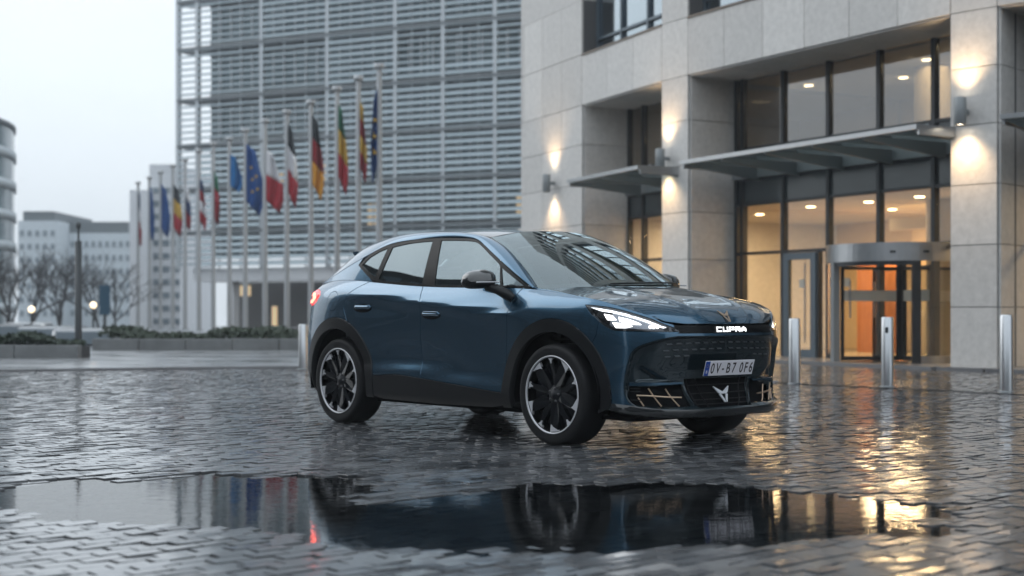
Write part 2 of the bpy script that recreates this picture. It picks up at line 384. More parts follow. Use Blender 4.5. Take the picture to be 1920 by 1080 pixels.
def SR(x, w):                                 # roof: x station of the edge, w -1..1 across
    x = np.asarray(x, float); w = np.asarray(w, float)
    e = RE(x); c = w**2
    xc = x+(1-c)*np.interp(x, [-3.06, -1.6, -1.045], [0, .03, .135])
    z = RC(xc)+(e[..., 2]-RC(xc))*np.abs(w)**2.4
    return np.stack([xc, e[..., 1]*w, z], -1)
# hood height field
HC = nspline(*zip(*[(-.35, 1.17), (.0, 1.146), (.1, 1.136), (.3, 1.108), (.5, 1.074), (.65, 1.038), (.76, .998), (.83, .952), (.872, .905), (.89, .874)]))
_hx = np.linspace(-.36, .84, 160)
_he = np.array([SA(P_x(x), ZTOP_F(x)) for x in _hx])               # shut line between hood and wing
_o = np.argsort(_he[:, 0])
def hood_ye(x): return np.interp(x, _he[_o, 0], _he[_o, 1])
def hood_ze(x): return np.interp(x, _he[_o, 0], _he[_o, 2])
_yn = np.linspace(0, .70, 60)
_xn = np.array([SA(P_yf(y), np.interp(y, [0, .45, .6, .7], [.872, .874, .892, .93]))[0] for y in _yn])
_zn = np.interp(_yn, [0, .45, .6, .7], [.872, .874, .892, .93])
def SH(s, w):
    """hood: s 0 front .. 1 windscreen, w -1 .. 1 across; side edge follows the shut line"""
    s = np.asarray(s, float); w = np.asarray(w, float); a = np.abs(w)
    yf = .66*a; xf = np.interp(yf, _yn, _xn); zf = np.interp(yf, _yn, _zn)          # front edge
    bk = WB(a*.745); xb = bk[..., 0]; yb = bk[..., 1]; zb = bk[..., 2]+.002          # rear edge
    # side edge, from front corner to windscreen corner
    xs = np.interp(.66, _yn, _xn)*(1-s)+WB(.745)[0]*s
    ys = hood_ye(xs); zs = hood_ze(xs)
    xc = _xn[0]*(1-s)+WB(0.)[0]*s
    x = xf*(1-s)+xb*s
    # across: linear in y between centre and side edge
    y0 = .66*(1-s)+WB(.745)[1]*s
    y = a*(y0+(ys-y0))
    y = np.where(s < 1e-6, yf, y)
    zc = HC(xc)
    # blend of centre profile and side profile
    k = a**2.0
    zlin = zc*(1-k)+zs*k
    # boundary corrections front / rear
    f0 = HC(_xn[0])*(1-k)+hood_ze(np.interp(.66, _yn, _xn))*k; f1 = (HC(WB(0.)[0])*(1-k)+hood_ze(WB(.745)[0])*k)
    z = zlin+(zf-f0)*(1-s)**6+(zb-f1)*s**4
    # two power-dome creases running from the screen to the nose
    c = a-(.50-.16*(1-s))
    z = z+.010*np.exp(-(c/.045)**2)*np.clip(s*3, 0, 1)*np.clip((1-s)*4, 0, 1)*(1-.35*s)-.006*np.clip(-c/.2, 0, 1)*np.clip(s*3, 0, 1)*np.clip((1-s)*4, 0, 1)
    return np.stack([x, y*np.sign(w), z], -1)
# ---------------------------------------------------------------- car
mat('paint', (.030, .088, .146), .23, .9, .5, coat=1., var=.10, vscale=900)
mat('paint_shaded', (.008, .020, .027), .25, .5, .4, coat=.7)  # body colour darkened to stand in for dark reflections on the nose panel
mat('slot_grey', (.10, .11, .12), .4, .6)
mat('rim_black', (.003, .0035, .005), .14, 0, .4)
mat('paint_black', (.006, .007, .008), .12, 0, .5, coat=1.)
mat('plastic', (.005, .0055, .0065), .36, 0, .28, bump=.0004, bscale=500)
mat('dark_void', (.004, .004, .005), .8, 0, .1)
mat('rubber', (.006, .006, .007), .6, 0, .22, bump=.0006, bscale=160)
mat('rim_dark', (.005, .006, .009), .42, 0, .22)
mat('bar_black', (.003, .0035, .004), .22, 0, .12)
mat('rim_silver', (.50, .50, .52), .42, .25, coat=.3)
mat('brake', (.09, .09, .095), .4, .8)
mat('copper', (.55, .40, .29), .30, .9)
mat('chrome', (.74, .75, .78), .34, .55)
mat('plate_white', (.72, .70, .74), .35)
mat('plate_blue', (.01, .06, .32), .35)
mat('plate_ink', (.02, .012, .015), .5)
mat('lamp_white', (.9, .9, .9), .2, emit=(1, .985, .95), estr=3.2)
mat('lamp_strip', (.9, .9, .9), .2, emit=(.93, .97, 1), estr=1.4)
mat('logo_light', (.9, .9, .9), .2, emit=(1, 1, 1), estr=1.5)
mat('tail_red', (.4, .01, .01), .15, 0, .5, coat=.6, emit=(1, .04, .03), estr=.9)
mat('tail_core', (.6, .1, .08), .2, emit=(1, .10, .06), estr=9.)
mat('marker', (.5, .12, .05), .3)
mat('reflector', (.30, .31, .33), .25, .8)
mat('interior', (.02, .021, .023), .7)
mat('seat_cloth', (.05, .05, .053), .8)
glassmat('car_glass', (.22, .27, .28), 1.52, boost=.07, refl=(.76, .92, 1))
glassmat('car_glass_dark', (.06, .07, .075), 1.52, boost=.08, refl=(.78, .93, 1))
glassmat('screen_glass', (.26, .33, .34), 1.52, boost=.10, refl=(.88, .98, 1))
glassmat('lens_clear', (.92, .93, .95), 1.3)
TH = .8675; XF, ZF = .2855, 10.1991
car = empty('car', (XF+.9*math.sin(TH), ZF+.9*math.cos(TH), 0), -TH)
tag(car, 'petrol blue coupe SUV with headlights on, parked on the wet cobbles', 'car')
def cmesh(name, data, m, parent, side=1, smooth=True):
    V, F, N = data; V = V.copy(); N = N.copy()
    if side > 0: V[:, 1] *= -1; N[:, 1] *= -1; F = [f[::-1] for f in F]
    return meshobj(name, V, F, m, parent, smooth, N)
def both(name, data, m, parent=None, label=None):
    r = []
    for i, s in enumerate((1, -1)):
        pa = parent[i] if isinstance(parent, (list, tuple)) else (parent or car)
        r.append(cmesh(name, data, m, pa, s))
    return r
def XZ(pts): return [(float(P_x(x)), z) for x, z in pts]
WC = (0., .3635), (-2.766, .3635)
def arc(c, r, a0, a1, n=40): return [(c[0]+r*math.cos(R(a)), c[1]+r*math.sin(R(a))) for a in np.linspace(a0, a1, n)]
RA, RI = .546, .452
belt = lambda x0, x1, n=14: [(x, float(BELT(x))) for x in np.linspace(x0, x1, n)]
sill = smooth_curve([(-2.262, .425), (-1.9, .445), (-1.55, .425), (-1.0, .385), (-.5, .35), (-.36, .345)])
sillz = lambda x: float(np.interp(x, [s[0] for s in sill], [s[1] for s in sill]))
# --- doors
fd_front = smooth_curve([(-.395, 1.136), (-.43, 1.118), (-.472, 1.006), (-.505, .75), (-.522, .33)], 6)
fd_front = [p for p in fd_front if p[1] > sillz(p[0])]+[(-.521, sillz(-.521))]
b_line = smooth_curve([(-1.632, 1.169), (-1.585, 1.09), (-1.566, 1.03), (-1.572, .85), (-1.58, .732), (-1.57, .55), (-1.552, .40)], 6)
b_line = [p for p in b_line if p[1] > sillz(p[0])]+[(-1.555, sillz(-1.555))]
def sillseg(x0, x1, n=14): return [(x, sillz(x)) for x in np.linspace(x0, x1, n)]
fdoor = belt(-1.632, -.40)+fd_front[1:]+sillseg(-.521, -1.555)[1:]+b_line[::-1][1:-1]
rd_rear = smooth_curve([(-2.372, 1.217), (-2.47, 1.175), (-2.585, 1.11), (-2.628, 1.03), (-2.628, .975), (-2.59, .90)], 6)
a_door = [p for p in arc(WC[1], RA, 71, 5, 30)]
a_door = [p for p in a_door if p[1] > sillz(p[0])]
rdoor = belt(-2.372, -1.632)+b_line[1:]+sillseg(-1.555, a_door[-1][0]-.004)[1:]+a_door[::-1]+rd_rear[::-1][1:-1]
doors_f = both('door', trim(XZ(fdoor), SA, .028, .004), 'paint')
doors_r = both('door', trim(XZ(rdoor), SA, .028, .004), 'paint')
# --- front wing (with the strip above the headlamp)
HL = smooth_curve([(1.218, 1.007), (1.16, 1.004), (1.087, .997), (.99, .985), (.886, .963), (.79, .937), (.701, .912), (.63, .885), (.567, .861), (.52, .846)], 5)
HL_low = smooth_curve([(.481, .822), (.58, .823), (.673, .824), (.82, .826), (.92, .829), (.968, .834), (1.02, .855), (1.069, .882), (1.115, .912), (1.147, .938), (1.19, .978)], 5)
HEAD = HL+HL_low
htop = [(float(P_x(x)), float(ZTOP_F(x))) for x in np.linspace(-.395, .78, 40)]
wing = htop+[(float(P_yf(.60)), .892), (float(P_yf(.53)), .876), (.52, .870), (.52, .848)]+HL[::-1][1:]+[(1.19, .978), (1.147, .938), (1.115, .912), (1.085, .892)]
sx = .395
wing += XZ([(.43, .80), (sx, WC[0][1]+math.sqrt(RA**2-sx**2))])
a0 = math.degrees(math.acos(sx/RA))
aw = [p for p in arc(WC[0], RA, a0, 176, 40)]
aw = [p for p in aw if not (p[0] < 0 and p[1] < sillz(p[0]))]
wing += XZ(aw[1:])+XZ(sillseg(aw[-1][0]-.004, -.521, 4))+XZ(fd_front[::-1][1:-1])
both('wing', trim(wing, SA, .026, .004), 'paint')
# --- rear quarter with fuel flap
fl = [(4.36+.095*math.cos(t), 1.052+.085*math.sin(t)) for t in np.linspace(0, 2*math.pi, 28, endpoint=False)]
aq = arc(WC[1], RA, 71, 165, 40)
TL = smooth_curve([(4.63, 1.108), (4.70, 1.150), (4.85, 1.162), (5.22, 1.163)], 5)+smooth_curve([(5.24, 1.03), (5.0, 1.012), (4.78, 1.018), (4.68, 1.055)], 5)
quarter = XZ(belt(-2.372, -3.30, 24))+[(4.95, 1.185), (5.22, 1.180), (5.26, 1.165)]+TL[::-1][len(TL)-21:0:-1][:0]+[(5.26, 1.02), (5.26, .78)]+XZ([(-3.30, .74), (aq[-1][0]-.02, .66)])[:1]+XZ([aq[-1]])+XZ(aq[::-1][1:])+XZ(rd_rear[::-1][1:-1])
both('rear_quarter', trim(quarter, SA, .028, holes=[fl, TL]), 'paint')
both('fuel_flap', trim(fl, SA, .025), 'paint')
tl = both('tail_light', trim(TL, SA, .02, off=lambda P, d: .008*np.clip(d/.02, 0, 1)), 'tail_red')
both('light_element', trim([(4.70, 1.080), (4.76, 1.125), (5.2, 1.140), (5.2, 1.112), (4.82, 1.10), (4.78, 1.082), (4.82, 1.062), (5.2, 1.066), (5.2, 1.040), (4.78, 1.038)], lambda p, z: SA(p, z), .02, 0, off=lambda P, d: .012+0*d), 'tail_core', tl)
both('tail_baffle', trim(TL, SA, .03, -.002, off=lambda P, d: -.014+0*d, depth=0), 'dark_void', tl)  # unseen dark backing, added to stop the tail glow leaking inwards
# --- rear bumper and tailgate (both halves joined)
def halves(name, data, m, parent=car):
    V, F, N = data; a = V.copy(); a[:, 1] *= -1; na = N.copy(); na[:, 1] *= -1; k = len(V)
    return meshobj(name, np.vstack([a, V]), [f[::-1] for f in F]+[tuple(i+k for i in f) for f in F], m, parent, True, np.vstack([na, N]))
halves('rear_bumper', trim([(5.26, .78), (PMAX, .78), (PMAX, .36), (5.08, .335)]+XZ(arc(WC[1], RA, 187, 165, 8))+[(4.9, .75)], SA, .04), 'paint')
halves('rear_diffuser', trim([(PMAX, .36), (5.08, .335), (float(P_x(-3.306)), .297), (float(P_x(-3.295)), .245), (PMAX, .235)], SA, .04), 'plastic')
halves('tailgate', trim([(5.26, .78), (5.26, 1.18), (PMAX, 1.185), (PMAX, .78)], SA, .04), 'paint')
# --- arch cladding, sills
for c in WC:
    ring = arc(c, RA, -6 if c[0] == 0 else 8, 186 if c[0] else 172, 60)+arc(c, RI, 186 if c[0] else 172, -6 if c[0] == 0 else 8, 50)
    if c[0] == 0: ring = arc(c, RA, -7, 180, 60)+[(-.546, .25), (-.452, .25)]+arc(c, RI, 180, -14, 50)
    else: ring = [(-2.22, .25)]+arc(c, RA, 0, 190, 60)+arc(c, RI, 194, 0, 50)+[(-2.314, .25)]
    both('arch_cladding', trim(XZ(ring), SA, .022, .001, off=lambda P, d: .009+0*d, depth=.05), 'plastic')
sp = [(x, z) for x, z in sill if x < -.45 or True]
sillpoly = sillseg(-2.215, -.55, 30)+[(-.55, .262), (-.7, .240), (-1.4, .232), (-2.1, .240), (-2.215, .262)]
both('sill', trim(XZ(sillpoly), SA, .026, .001, off=lambda P, d: .004+0*d, depth=.015), 'plastic')
# --- nose
fas_r = smooth_curve([(.50, .790), (.60, .776), (.70, .752), (.78, .724), (.825, .69), (.845, .655), (.872, .56), (.889, .46), (.884, .39), (.860, .345), (.827, .318)], 5)
mir = lambda L: [(-a, b) for a, b in L[::-1]]
bump_r = [(.50, .812)]+[(.545, .813)]+HL_low[1:]+[(1.19, .978)][:0]
bot = [(float(P_x(.512)), .335), (1.0, .322), (.87, .312), (.83, .308)]
ab = [p for p in arc(WC[0], RA, a0, -3, 20)]
bumper_half = [(.50, .812)]+HL_low[:-5]+[(1.085, .892)]+XZ([(.43, .80)])+XZ(ab)+bot+fas_r[::-1]
bumper = bumper_half+mir(bumper_half)
front_bumper = cmesh('front_bumper', trim(bumper, SA, .026), 'paint', car)
grille = [(-.365, .482), (.365, .482), (.285, .288), (-.285, .288)]
intake = smooth_curve([(.845, .468), (.75, .476), (.6, .474), (.45, .470), (.385, .458)], 4)+smooth_curve([(.36, .43), (.325, .36), (.305, .315)], 3)+[(.40, .298), (.60, .300), (.80, .315)]+smooth_curve([(.838, .335), (.866, .375), (.862, .43)], 4)
fas = fas_r+[(.80, .296), (.60, .275), (.3, .262)]; fas = fas+mir(fas)
def fascia_off(P, d):
    # sunk behind the crease, with a scooped wedge over the side intakes
    ein = segdist(P, fas[:len(fas_r)]+fas[len(fas)-len(fas_r):])
    sunk = -.050*(1-np.cos(np.clip(segdist(P, fas)/.026, 0, 1)*np.pi))/2*np.clip((P[:, 1]-.27)/.05, 0, 1)
    a = np.abs(P[:, 0]); zt = .60-.20*np.clip((.78-a)/.45, 0, 1); w = np.clip((a-.33)/.06, 0, 1)*np.clip((.82-a)/.05, 0, 1)
    sc = -.030*np.clip((zt-P[:, 1])/.05, 0, 1)*np.clip((P[:, 1]-.475)/.012+.3, 0, 1)*w
    return sunk+sc
fascia = cmesh('grille_panel', trim(fas, SA, .013, 0, holes=[grille, intake, mir(intake)], off=fascia_off, depth=.05), 'paint_shaded', car)
back = lambda k: (lambda P, d: k+0*d)
cmesh('grille_mesh', trim(grille, SA, .04, 0, off=back(-.075), depth=0), 'dark_void', fascia)
for q in (intake, mir(intake)): cmesh('intake_floor', trim(q, SA, .04, 0, off=back(-.085), depth=0), 'dark_void', fascia)
def onSA(p, z, o): 
    e = 1e-3; X = SA(p, z); n = np.cross(SA(p+e, z)-SA(p-e, z), SA(p, z+e)-SA(p, z-e)); n /= np.linalg.norm(n); X = X+n*o
    return Vector((X[0], -X[1], X[2]))
def cbar(name, pz, o, r, m, parent=car):
    pts = []
    for (a, b), (c_, d_) in zip(pz[:-1], pz[1:]):
        for t in np.linspace(0, 1, 6): pts.append(onSA(a+(c_-a)*t, b+(d_-b)*t, o))
    pts = [p for i, p in enumerate(pts) if i == 0 or (p-pts[i-1]).length > 1e-4]
    return MB().tube(pts, r, 6).build(name, m, parent)
for z in (.445, .405, .365, .325): cbar('grille_bar', [(-.33+(.482-z)*.35, z), (.33-(.482-z)*.35, z)], -.055, .004, 'plastic', fascia)
for s in (1, -1):
    cbar('grille_bar', [(s*.25, .48), (s*.16, .292)], -.05, .0035, 'plastic', fascia)
    cbar('grille_bar', [(s*.345, .478), (s*.275, .30)], -.045, .004, 'plastic', fascia)
    cbar('trim_bar', [(s*.80, .383), (s*.42, .378)], -.034, .0065, 'copper', fascia)
    for a, b in (((.79, .368), (.745, .311)), ((.705, .432), (.605, .309)), ((.55, .430), (.455, .306))):
        cbar('trim_bar', [(s*a[0], a[1]), (s*b[0], b[1])], -.036, .0055, 'copper', fascia)
    for z in (.43, .41, .35): cbar('grille_bar', [(s*.85, z), (s*.77, z)], -.03, .004, 'plastic', fascia)
    # body-coloured blade along the intake's upper edge
    bl = [(s*.85, .470), (s*.40, .468), (s*.40, .456), (s*.855, .448)]
    cmesh('intake_blade', trim(bl, SA, .03, 0, off=back(-.012), depth=.03), 'paint', fascia)
# small dashes of the upper grille
base = None
for r, z in enumerate((.735, .690, .645)):
    for k in range(7):
        a = .045+.083*k+(.02 if r == 1 else 0)
        for s in (1, -1):
            if a > .62-.03*r: continue
            if z < .66 and a < .32: continue
            c0 = onSA(s*a, z-.006*k*.2, -.0465)
            if base is None:
                base = MB().prism([(-.027, -.005), (.020, -.006), (.027, .004), (-.020, .005)], -.006, .004).build('grille_slot', 'slot_grey', fascia, bevel=.0015); o = base
            else: o = copyobj(base, fascia)
            t = onSA(s*a+.01, z, -.04)-onSA(s*a-.01, z, -.04); t.normalize(); up = Vector((0, 0, 1)); n = t.cross(up).normalized()
            o.matrix_local = Matrix.Translation(c0) @ Matrix((t, up, n)).transposed().to_4x4()
# splitter lip
lip = [(-1.07, .335), (-.87, .318), (-.6, .285), (0, .272), (.6, .285), (.87, .318), (1.07, .335), (1.09, .30), (.87, .262), (.6, .240), (0, .232), (-.6, .240), (-.87, .262), (-1.09, .30)]
cmesh('front_splitter', trim(lip, SA, .03, .0, off=lambda P, d: .004+.010*np.clip((.33-P[:, 1])/.05, 0, 1)*np.clip((1.1-np.abs(P[:, 0]))/.15, 0, 1), depth=.07), 'paint_black', car)
# light bar with lit lettering
bar = [(-.53, .812), (.53, .812), (.55, .84), (.53, .868), (-.53, .868), (-.55, .84)]
lbar = cmesh('light_bar', trim(bar, SA, .03, .001, off=back(-.003), depth=.02), 'bar_black', car)
def text_mesh(s, size, ext, wide=1., space=1.):
    c = bpy.data.curves.new('t', 'FONT'); c.body = s; c.size = size; c.extrude = ext; c.align_x = 'CENTER'; c.align_y = 'CENTER'; c.space_character = space; c.offset = size*.012
    o = bpy.data.objects.new('t', c); COL.objects.link(o); bpy.context.view_layer.update()
    me = bpy.data.meshes.new_from_object(o); bpy.data.objects.remove(o); me.transform(Matrix.Diagonal((wide, 1, 1, 1))); return me
def place(name, me, m, p, z, off, parent, tilt=0):
    o = bpy.data.objects.new(name, me); me.materials.clear(); me.materials.append(MATS[m]); link(o, parent)
    t = (onSA(p-.02, z, off)-onSA(p+.02, z, off)).normalized(); u = (onSA(p, z+.015, off)-onSA(p, z-.015, off)).normalized(); n = t.cross(u).normalized(); u = n.cross(t)
    o.matrix_local = Matrix.Translation(onSA(p, z, off)) @ Matrix((t, u, n)).transposed().to_4x4(); return o
# squared letters as strokes
def strokes(lines, w, h, dep):
    mb = MB()
    for a, b in lines:
        a = Vector((*a, 0)); b = Vector((*b, 0)); d = (b-a).normalized(); nrm = Vector((-d.y, d.x, 0))*w/2; e = d*w/2
        mb.prism([tuple((a-e+nrm)[:2]), tuple((a-e-nrm)[:2]), tuple((b+e-nrm)[:2]), tuple((b+e+nrm)[:2])], 0, dep)
    return mb
LET = {'C': [((1, 1), (0, 1)), ((0, 1), (0, 0)), ((0, 0), (1, 0))], 'U': [((0, 1), (0, 0)), ((0, 0), (1, 0)), ((1, 0), (1, 1))],
       'P': [((0, 0), (0, 1)), ((0, 1), (1, 1)), ((1, 1), (1, .42)), ((1, .42), (0, .42))], 'R': [((0, 0), (0, 1)), ((0, 1), (1, 1)), ((1, 1), (1, .45)), ((1, .45), (0, .45)), ((.45, .45), (1, 0))],
       'A': [((0, 0), (0, .6)), ((0, .6), (.5, 1)), ((.5, 1), (1, .6)), ((1, .6), (1, 0)), ((0, .32), (1, .32))]}
for i, ch in enumerate('CUPRA'):
    pc = .122-.0655*i
    mb = strokes([((a[0]*.042-.021, a[1]*.027-.0135), (b[0]*.042-.021, b[1]*.027-.0135)) for a, b in LET[ch]], .0088, 0, .003)
    o = mb.build('letter', 'logo_light', lbar); me = o.data; bpy.data.objects.remove(o); place('letter', me, 'logo_light', pc, .836, .001, lbar)
# headlamps
hb = both('headlight', trim(HEAD, SA, .022, .001, off=lambda P, d: -.004-.03*np.clip(d/.012, 0, 1), depth=.03), 'paint_black')
def hl(name, q, m, o=-.022, dep=.006): both(name, trim(q, SA, .02, 0, off=back(o), depth=dep), m, hb)
hl('reflector', [(1.13, .975), (1.02, .968), (.86, .935), (.72, .894), (.66, .868), (.66, .84), (.80, .838), (.96, .846), (1.06, .895)], 'reflector', -.026)
hl('light_strip', [(1.185, .996), (1.10, .990), (.99, .975), (.88, .953), (.78, .926), (.70, .902), (.62, .874), (.575, .858), (.60, .852), (.70, .884), (.80, .916), (.90, .940), (1.0, .959), (1.09, .970)], 'lamp_strip', -.016)
hl('lamp_module', [(1.06, .950), (.99, .940), (.955, .908), (1.025, .905)], 'lamp_white', -.018)
hl('lamp_module', [(.94, .930), (.86, .914), (.79, .890), (.765, .876), (.85, .876), (.93, .898)], 'lamp_white', -.018)
hl('lamp_module', [(.985, .888), (.87, .882), (.83, .862), (.88, .850), (.955, .850)], 'lamp_white', -.018)
for p in (.70, .672, .645): hl('lamp_module', [(p+.011*math.cos(t), .862-.0+.012*math.sin(t)) for t in np.linspace(0, 6.28, 9)[:-1]], 'lamp_white', -.018)
hl('lens_cover', HEAD, 'lens_clear', .001, 0)
# number plate, emblem
pl = MB().box((-.26, -.055, 0), (.26, .055, .006)).build('t', 'plate_white', car, bevel=.002); me = pl.data; bpy.data.objects.remove(pl)
plate = place('number_plate', me, 'plate_white', 0, .572, .030, car)
def onplate(name, mb_or_me, m, x, y, z=.0065):
    if isinstance(mb_or_me, MB): o = mb_or_me.build(name, m, plate)
    else: o = bpy.data.objects.new(name, mb_or_me); mb_or_me.materials.clear(); mb_or_me.materials.append(MATS[m]); link(o, plate)
    o.location = (x, y, z); return o
onplate('country_band', MB().box((-.022, -.053, 0), (.022, .053, .0012)), 'plate_blue', -.236, 0)
st = MB()
for k in range(12):
    a = k*math.pi/6; st.prism([(.011*math.cos(a)+.0022*math.cos(b), .018+.011*math.sin(a)+.0022*math.sin(b)) for b in np.linspace(0, 5.03, 5)], .0012, .002)
onplate('star_ring', st, 'copper', -.236, 0)
onplate('country_letter', text_mesh('B', .03, .0005), 'plate_white', -.236, -.026, .0078)
for ch, x in zip('0V-B7 0F6', (-.178, -.119, -.067, -.010, .049, 0, .128, .180, .232)):
    if ch != ' ':
        tm = text_mesh(ch, .105, .0005, .72)
        bb = [v.co for v in tm.vertices]; cx = (max(b.x for b in bb)+min(b.x for b in bb))/2; cy = (max(b.y for b in bb)+min(b.y for b in bb))/2
        tm.transform(Matrix.Translation((-cx, -cy if ch != '-' else 0, 0))); onplate('character', tm, 'plate_ink', x, 0)
EMB = [[(0, .30), (-.30, .52), (-.95, 1.0), (-1.0, .93), (-.62, .22), (-.40, .05), (0, .05)], [(-.55, .0), (-.30, .02), (-.06, -.62), (-.06, -1.0), (-.16, -1.0)]]
def emblem(sx, sy, d):
    mb = MB()
    for q in EMB:
        mb.prism([(x*sx, y*sy) for x, y in q], 0, d); mb.prism([(-x*sx, y*sy) for x, y in q[::-1]], 0, d)
    return mb
o = emblem(.082, .062, .008).build('t', 'chrome', car); me = o.data; bpy.data.objects.remove(o); place('emblem', me, 'chrome', 0, .385, -.030, fascia)
# --- hood, screen, roof, glasshouse
SHs = lambda s, w: SH(s, w/.75)
hood = cmesh('hood', trim([(s, .75) for s in np.linspace(0, .995, 24)]+[(.995, -.75+1.5*t) for t in np.linspace(1, 0, 30)[1:-1]]+[(s, -.75) for s in np.linspace(.995, 0, 24)]+[(0, -.75+1.5*t) for t in np.linspace(0, 1, 30)[1:-1]], SHs, .03, .003, sign=-1), 'paint', car)
o = emblem(.055, .055, .004).build('t', 'copper', car); me = o.data; bpy.data.objects.remove(o)
o = bpy.data.objects.new('emblem', me); link(o, hood)
q0, q1, q2 = [Vector((x[0], -x[1], x[2])) for x in (SH(.045, 0.), SH(.055, .0), SH(.045, .02))]
u = (q1-q0).normalized(); t = (q0-q2).normalized(); n = t.cross(u).normalized(); u = n.cross(t)
o.matrix_local = Matrix.Translation(q0+n*.002) @ Matrix((t, u, n)).transposed().to_4x4()
SWs = lambda u, v: SW(u/.7, v/.95)
scr = [(-.70, .0), (.70, .0), (.70, .95), (-.70, .95)]
cmesh('windscreen', trim(scr, SWs, .05, .0, depth=.004), 'screen_glass', car)
inner = [(-.655, .055), (.655, .055), (.65, .90), (-.65, .90)]
cmesh('windscreen_border', trim(scr, SWs, .05, .0, holes=[inner], off=back(-.006), depth=0), 'paint_black', car)
cmesh('cowl', (lambda d: d)(trim([(u, v) for u, v in [(-.74, -.10), (.74, -.10), (.74, .02), (-.74, .02)]], lambda u, v: SW(u/.7, v/.95)-np.array([0, 0, .028]), .05, 0, depth=0)), 'plastic', car)
for s in (.30, -.32):
    pts = [SW(s/.7+t*(-.75 if s > 0 else -.72)/.7*1., .012+.03*t) for t in np.linspace(0, 1, 8)]
    MB().tube([Vector((p[0], -p[1], p[2]+.014)) for p in pts], .007, 6).build('wiper', 'plastic', car)
SRs = lambda x, w: SR(x, w/.6)
cmesh('roof', trim([(x, .6) for x in np.linspace(-1.045, -3.06, 30)]+[(x, -.6) for x in np.linspace(-3.06, -1.045, 30)], SRs, .05, .002), 'paint_black', car)
_O = [(-.325, 1.134), (-.70, 1.330), (-1.03, 1.486), (-1.17, 1.537), (-1.32, 1.553), (-1.68, 1.567), (-1.985, 1.560), (-2.297, 1.530), (-2.52, 1.455), (-2.72, 1.385), (-2.95, 1.305), (-3.25, 1.212)]
_I = [SW(1., 0.), SW(1., .46), SW(1., .90), RE(-1.15), RE(-1.3), RE(-1.65), RE(-2.0), RE(-2.35), RE(-2.65), RE(-2.95), np.array([-3.22, .53, 1.375]), np.array([-3.5, .54, 1.20])]
_Op = np.array([SG(*o) for o in _O]); _I = np.array(_I); _kk = np.concatenate([[0], np.cumsum(np.linalg.norm(np.diff(_I, axis=0), axis=1))])
_fo, _fi = nspline(_kk, _Op), nspline(_kk, _I)
def SRail(k, w):
    w = np.asarray(w)/.1; a, b = _fo(k), _fi(k); q = a*(1-w[..., None])+b*w[..., None]
    bl = (w*(1-w)*4)[..., None]; up = np.array([0, .010, .012]); return q+bl*up
both('roof_rail', trim([(k, 0) for k in np.linspace(0, _kk[-1], 70)]+[(k, .1) for k in np.linspace(_kk[-1], 0, 70)], SRail, .02, .0008, depth=.02), 'paint')
# side glass
dlo = belt(-2.30, -.345, 24)+[(x, z-.004) for x, z in smooth_curve(_O[:9], 6)[1:]]+[(-2.63, 1.362)]+smooth_curve([(-2.60, 1.345), (-2.50, 1.295), (-2.405, 1.25), (-2.34, 1.22)], 4)
g_f = [(-1.49, 1.176), (-1.0, 1.166), (-.665, 1.160), (-.735, 1.312)]+smooth_curve([(-.78, 1.338), (-1.02, 1.456), (-1.10, 1.492), (-1.17, 1.514), (-1.315, 1.529), (-1.60, 1.540)], 4)
g_r = [(-1.655, 1.186), (-2.0, 1.206), (-2.20, 1.222), (-2.262, 1.236), (-2.225, 1.502)]+smooth_curve([(-2.19, 1.510), (-1.985, 1.531), (-1.707, 1.539)], 4)
g_q = [(-2.325, 1.258), (-2.395, 1.280), (-2.48, 1.318), (-2.575, 1.363), (-2.50, 1.425), (-2.40, 1.468), (-2.285, 1.500)]
g_t = [(-.635, 1.160), (-.42, 1.156), (-.71, 1.296)]
wf = both('window_frame', trim(dlo, SG, .03, .001, holes=[g_f, g_r, g_q, g_t], sign=-1, depth=.015), 'bar_black')
for nm, q, pa, mm in (('window', g_f, doors_f, 'car_glass'), ('window', g_r, doors_r, 'car_glass_dark'), ('quarter_window', g_q, None, 'car_glass_dark'), ('quarter_window', g_t, doors_f, 'car_glass')):
    both(nm, trim(q, SG, .04, -.003, off=back(-.006), sign=-1, depth=0), mm, pa)
cp = belt(-2.34, -3.22, 16)+[(-2.95, 1.301), (-2.72, 1.381), (-2.60, 1.424), (-2.635, 1.362)]+smooth_curve([(-2.60, 1.345), (-2.50, 1.295), (-2.405, 1.25)], 4)
both('rear_pillar', trim(cp, SG, .03, .001, sign=-1), 'paint')
def SHt(v, w):
    a = SR(-3.06+0*v, w/.6); w_ = w/.6
    b = np.stack([-3.62+.06*w_**2+0*v, .54*w_, 1.19-.01*w_**2], -1); t = (v/.65)[..., None]
    return a*(1-t)+b*t
cmesh('rear_window', trim([(0, .59), (.65, .59), (.65, -.59), (0, -.59)], SHt, .05, 0, sign=-1), 'paint_black', car)
sv = [SR(-3.03+.0*t, t) for t in np.linspace(-1, 1, 13)]
mb = MB()
sec = [(.12, .006), (.0, .012), (-.055, .008), (-.05, -.012), (.0, -.04)]
V = [(p[0]+a, -p[1]*1.02, p[2]+b) for p in sv for a, b in sec]; n5 = len(sec)
mb.add(V, [(i*n5+j, i*n5+(j+1) % n5, (i+1)*n5+(j+1) % n5, (i+1)*n5+j) for i in range(12) for j in range(n5)]+[tuple(range(n5)), tuple(range(12*n5, 13*n5))[::-1]])
mb.build('spoiler', 'paint', car)
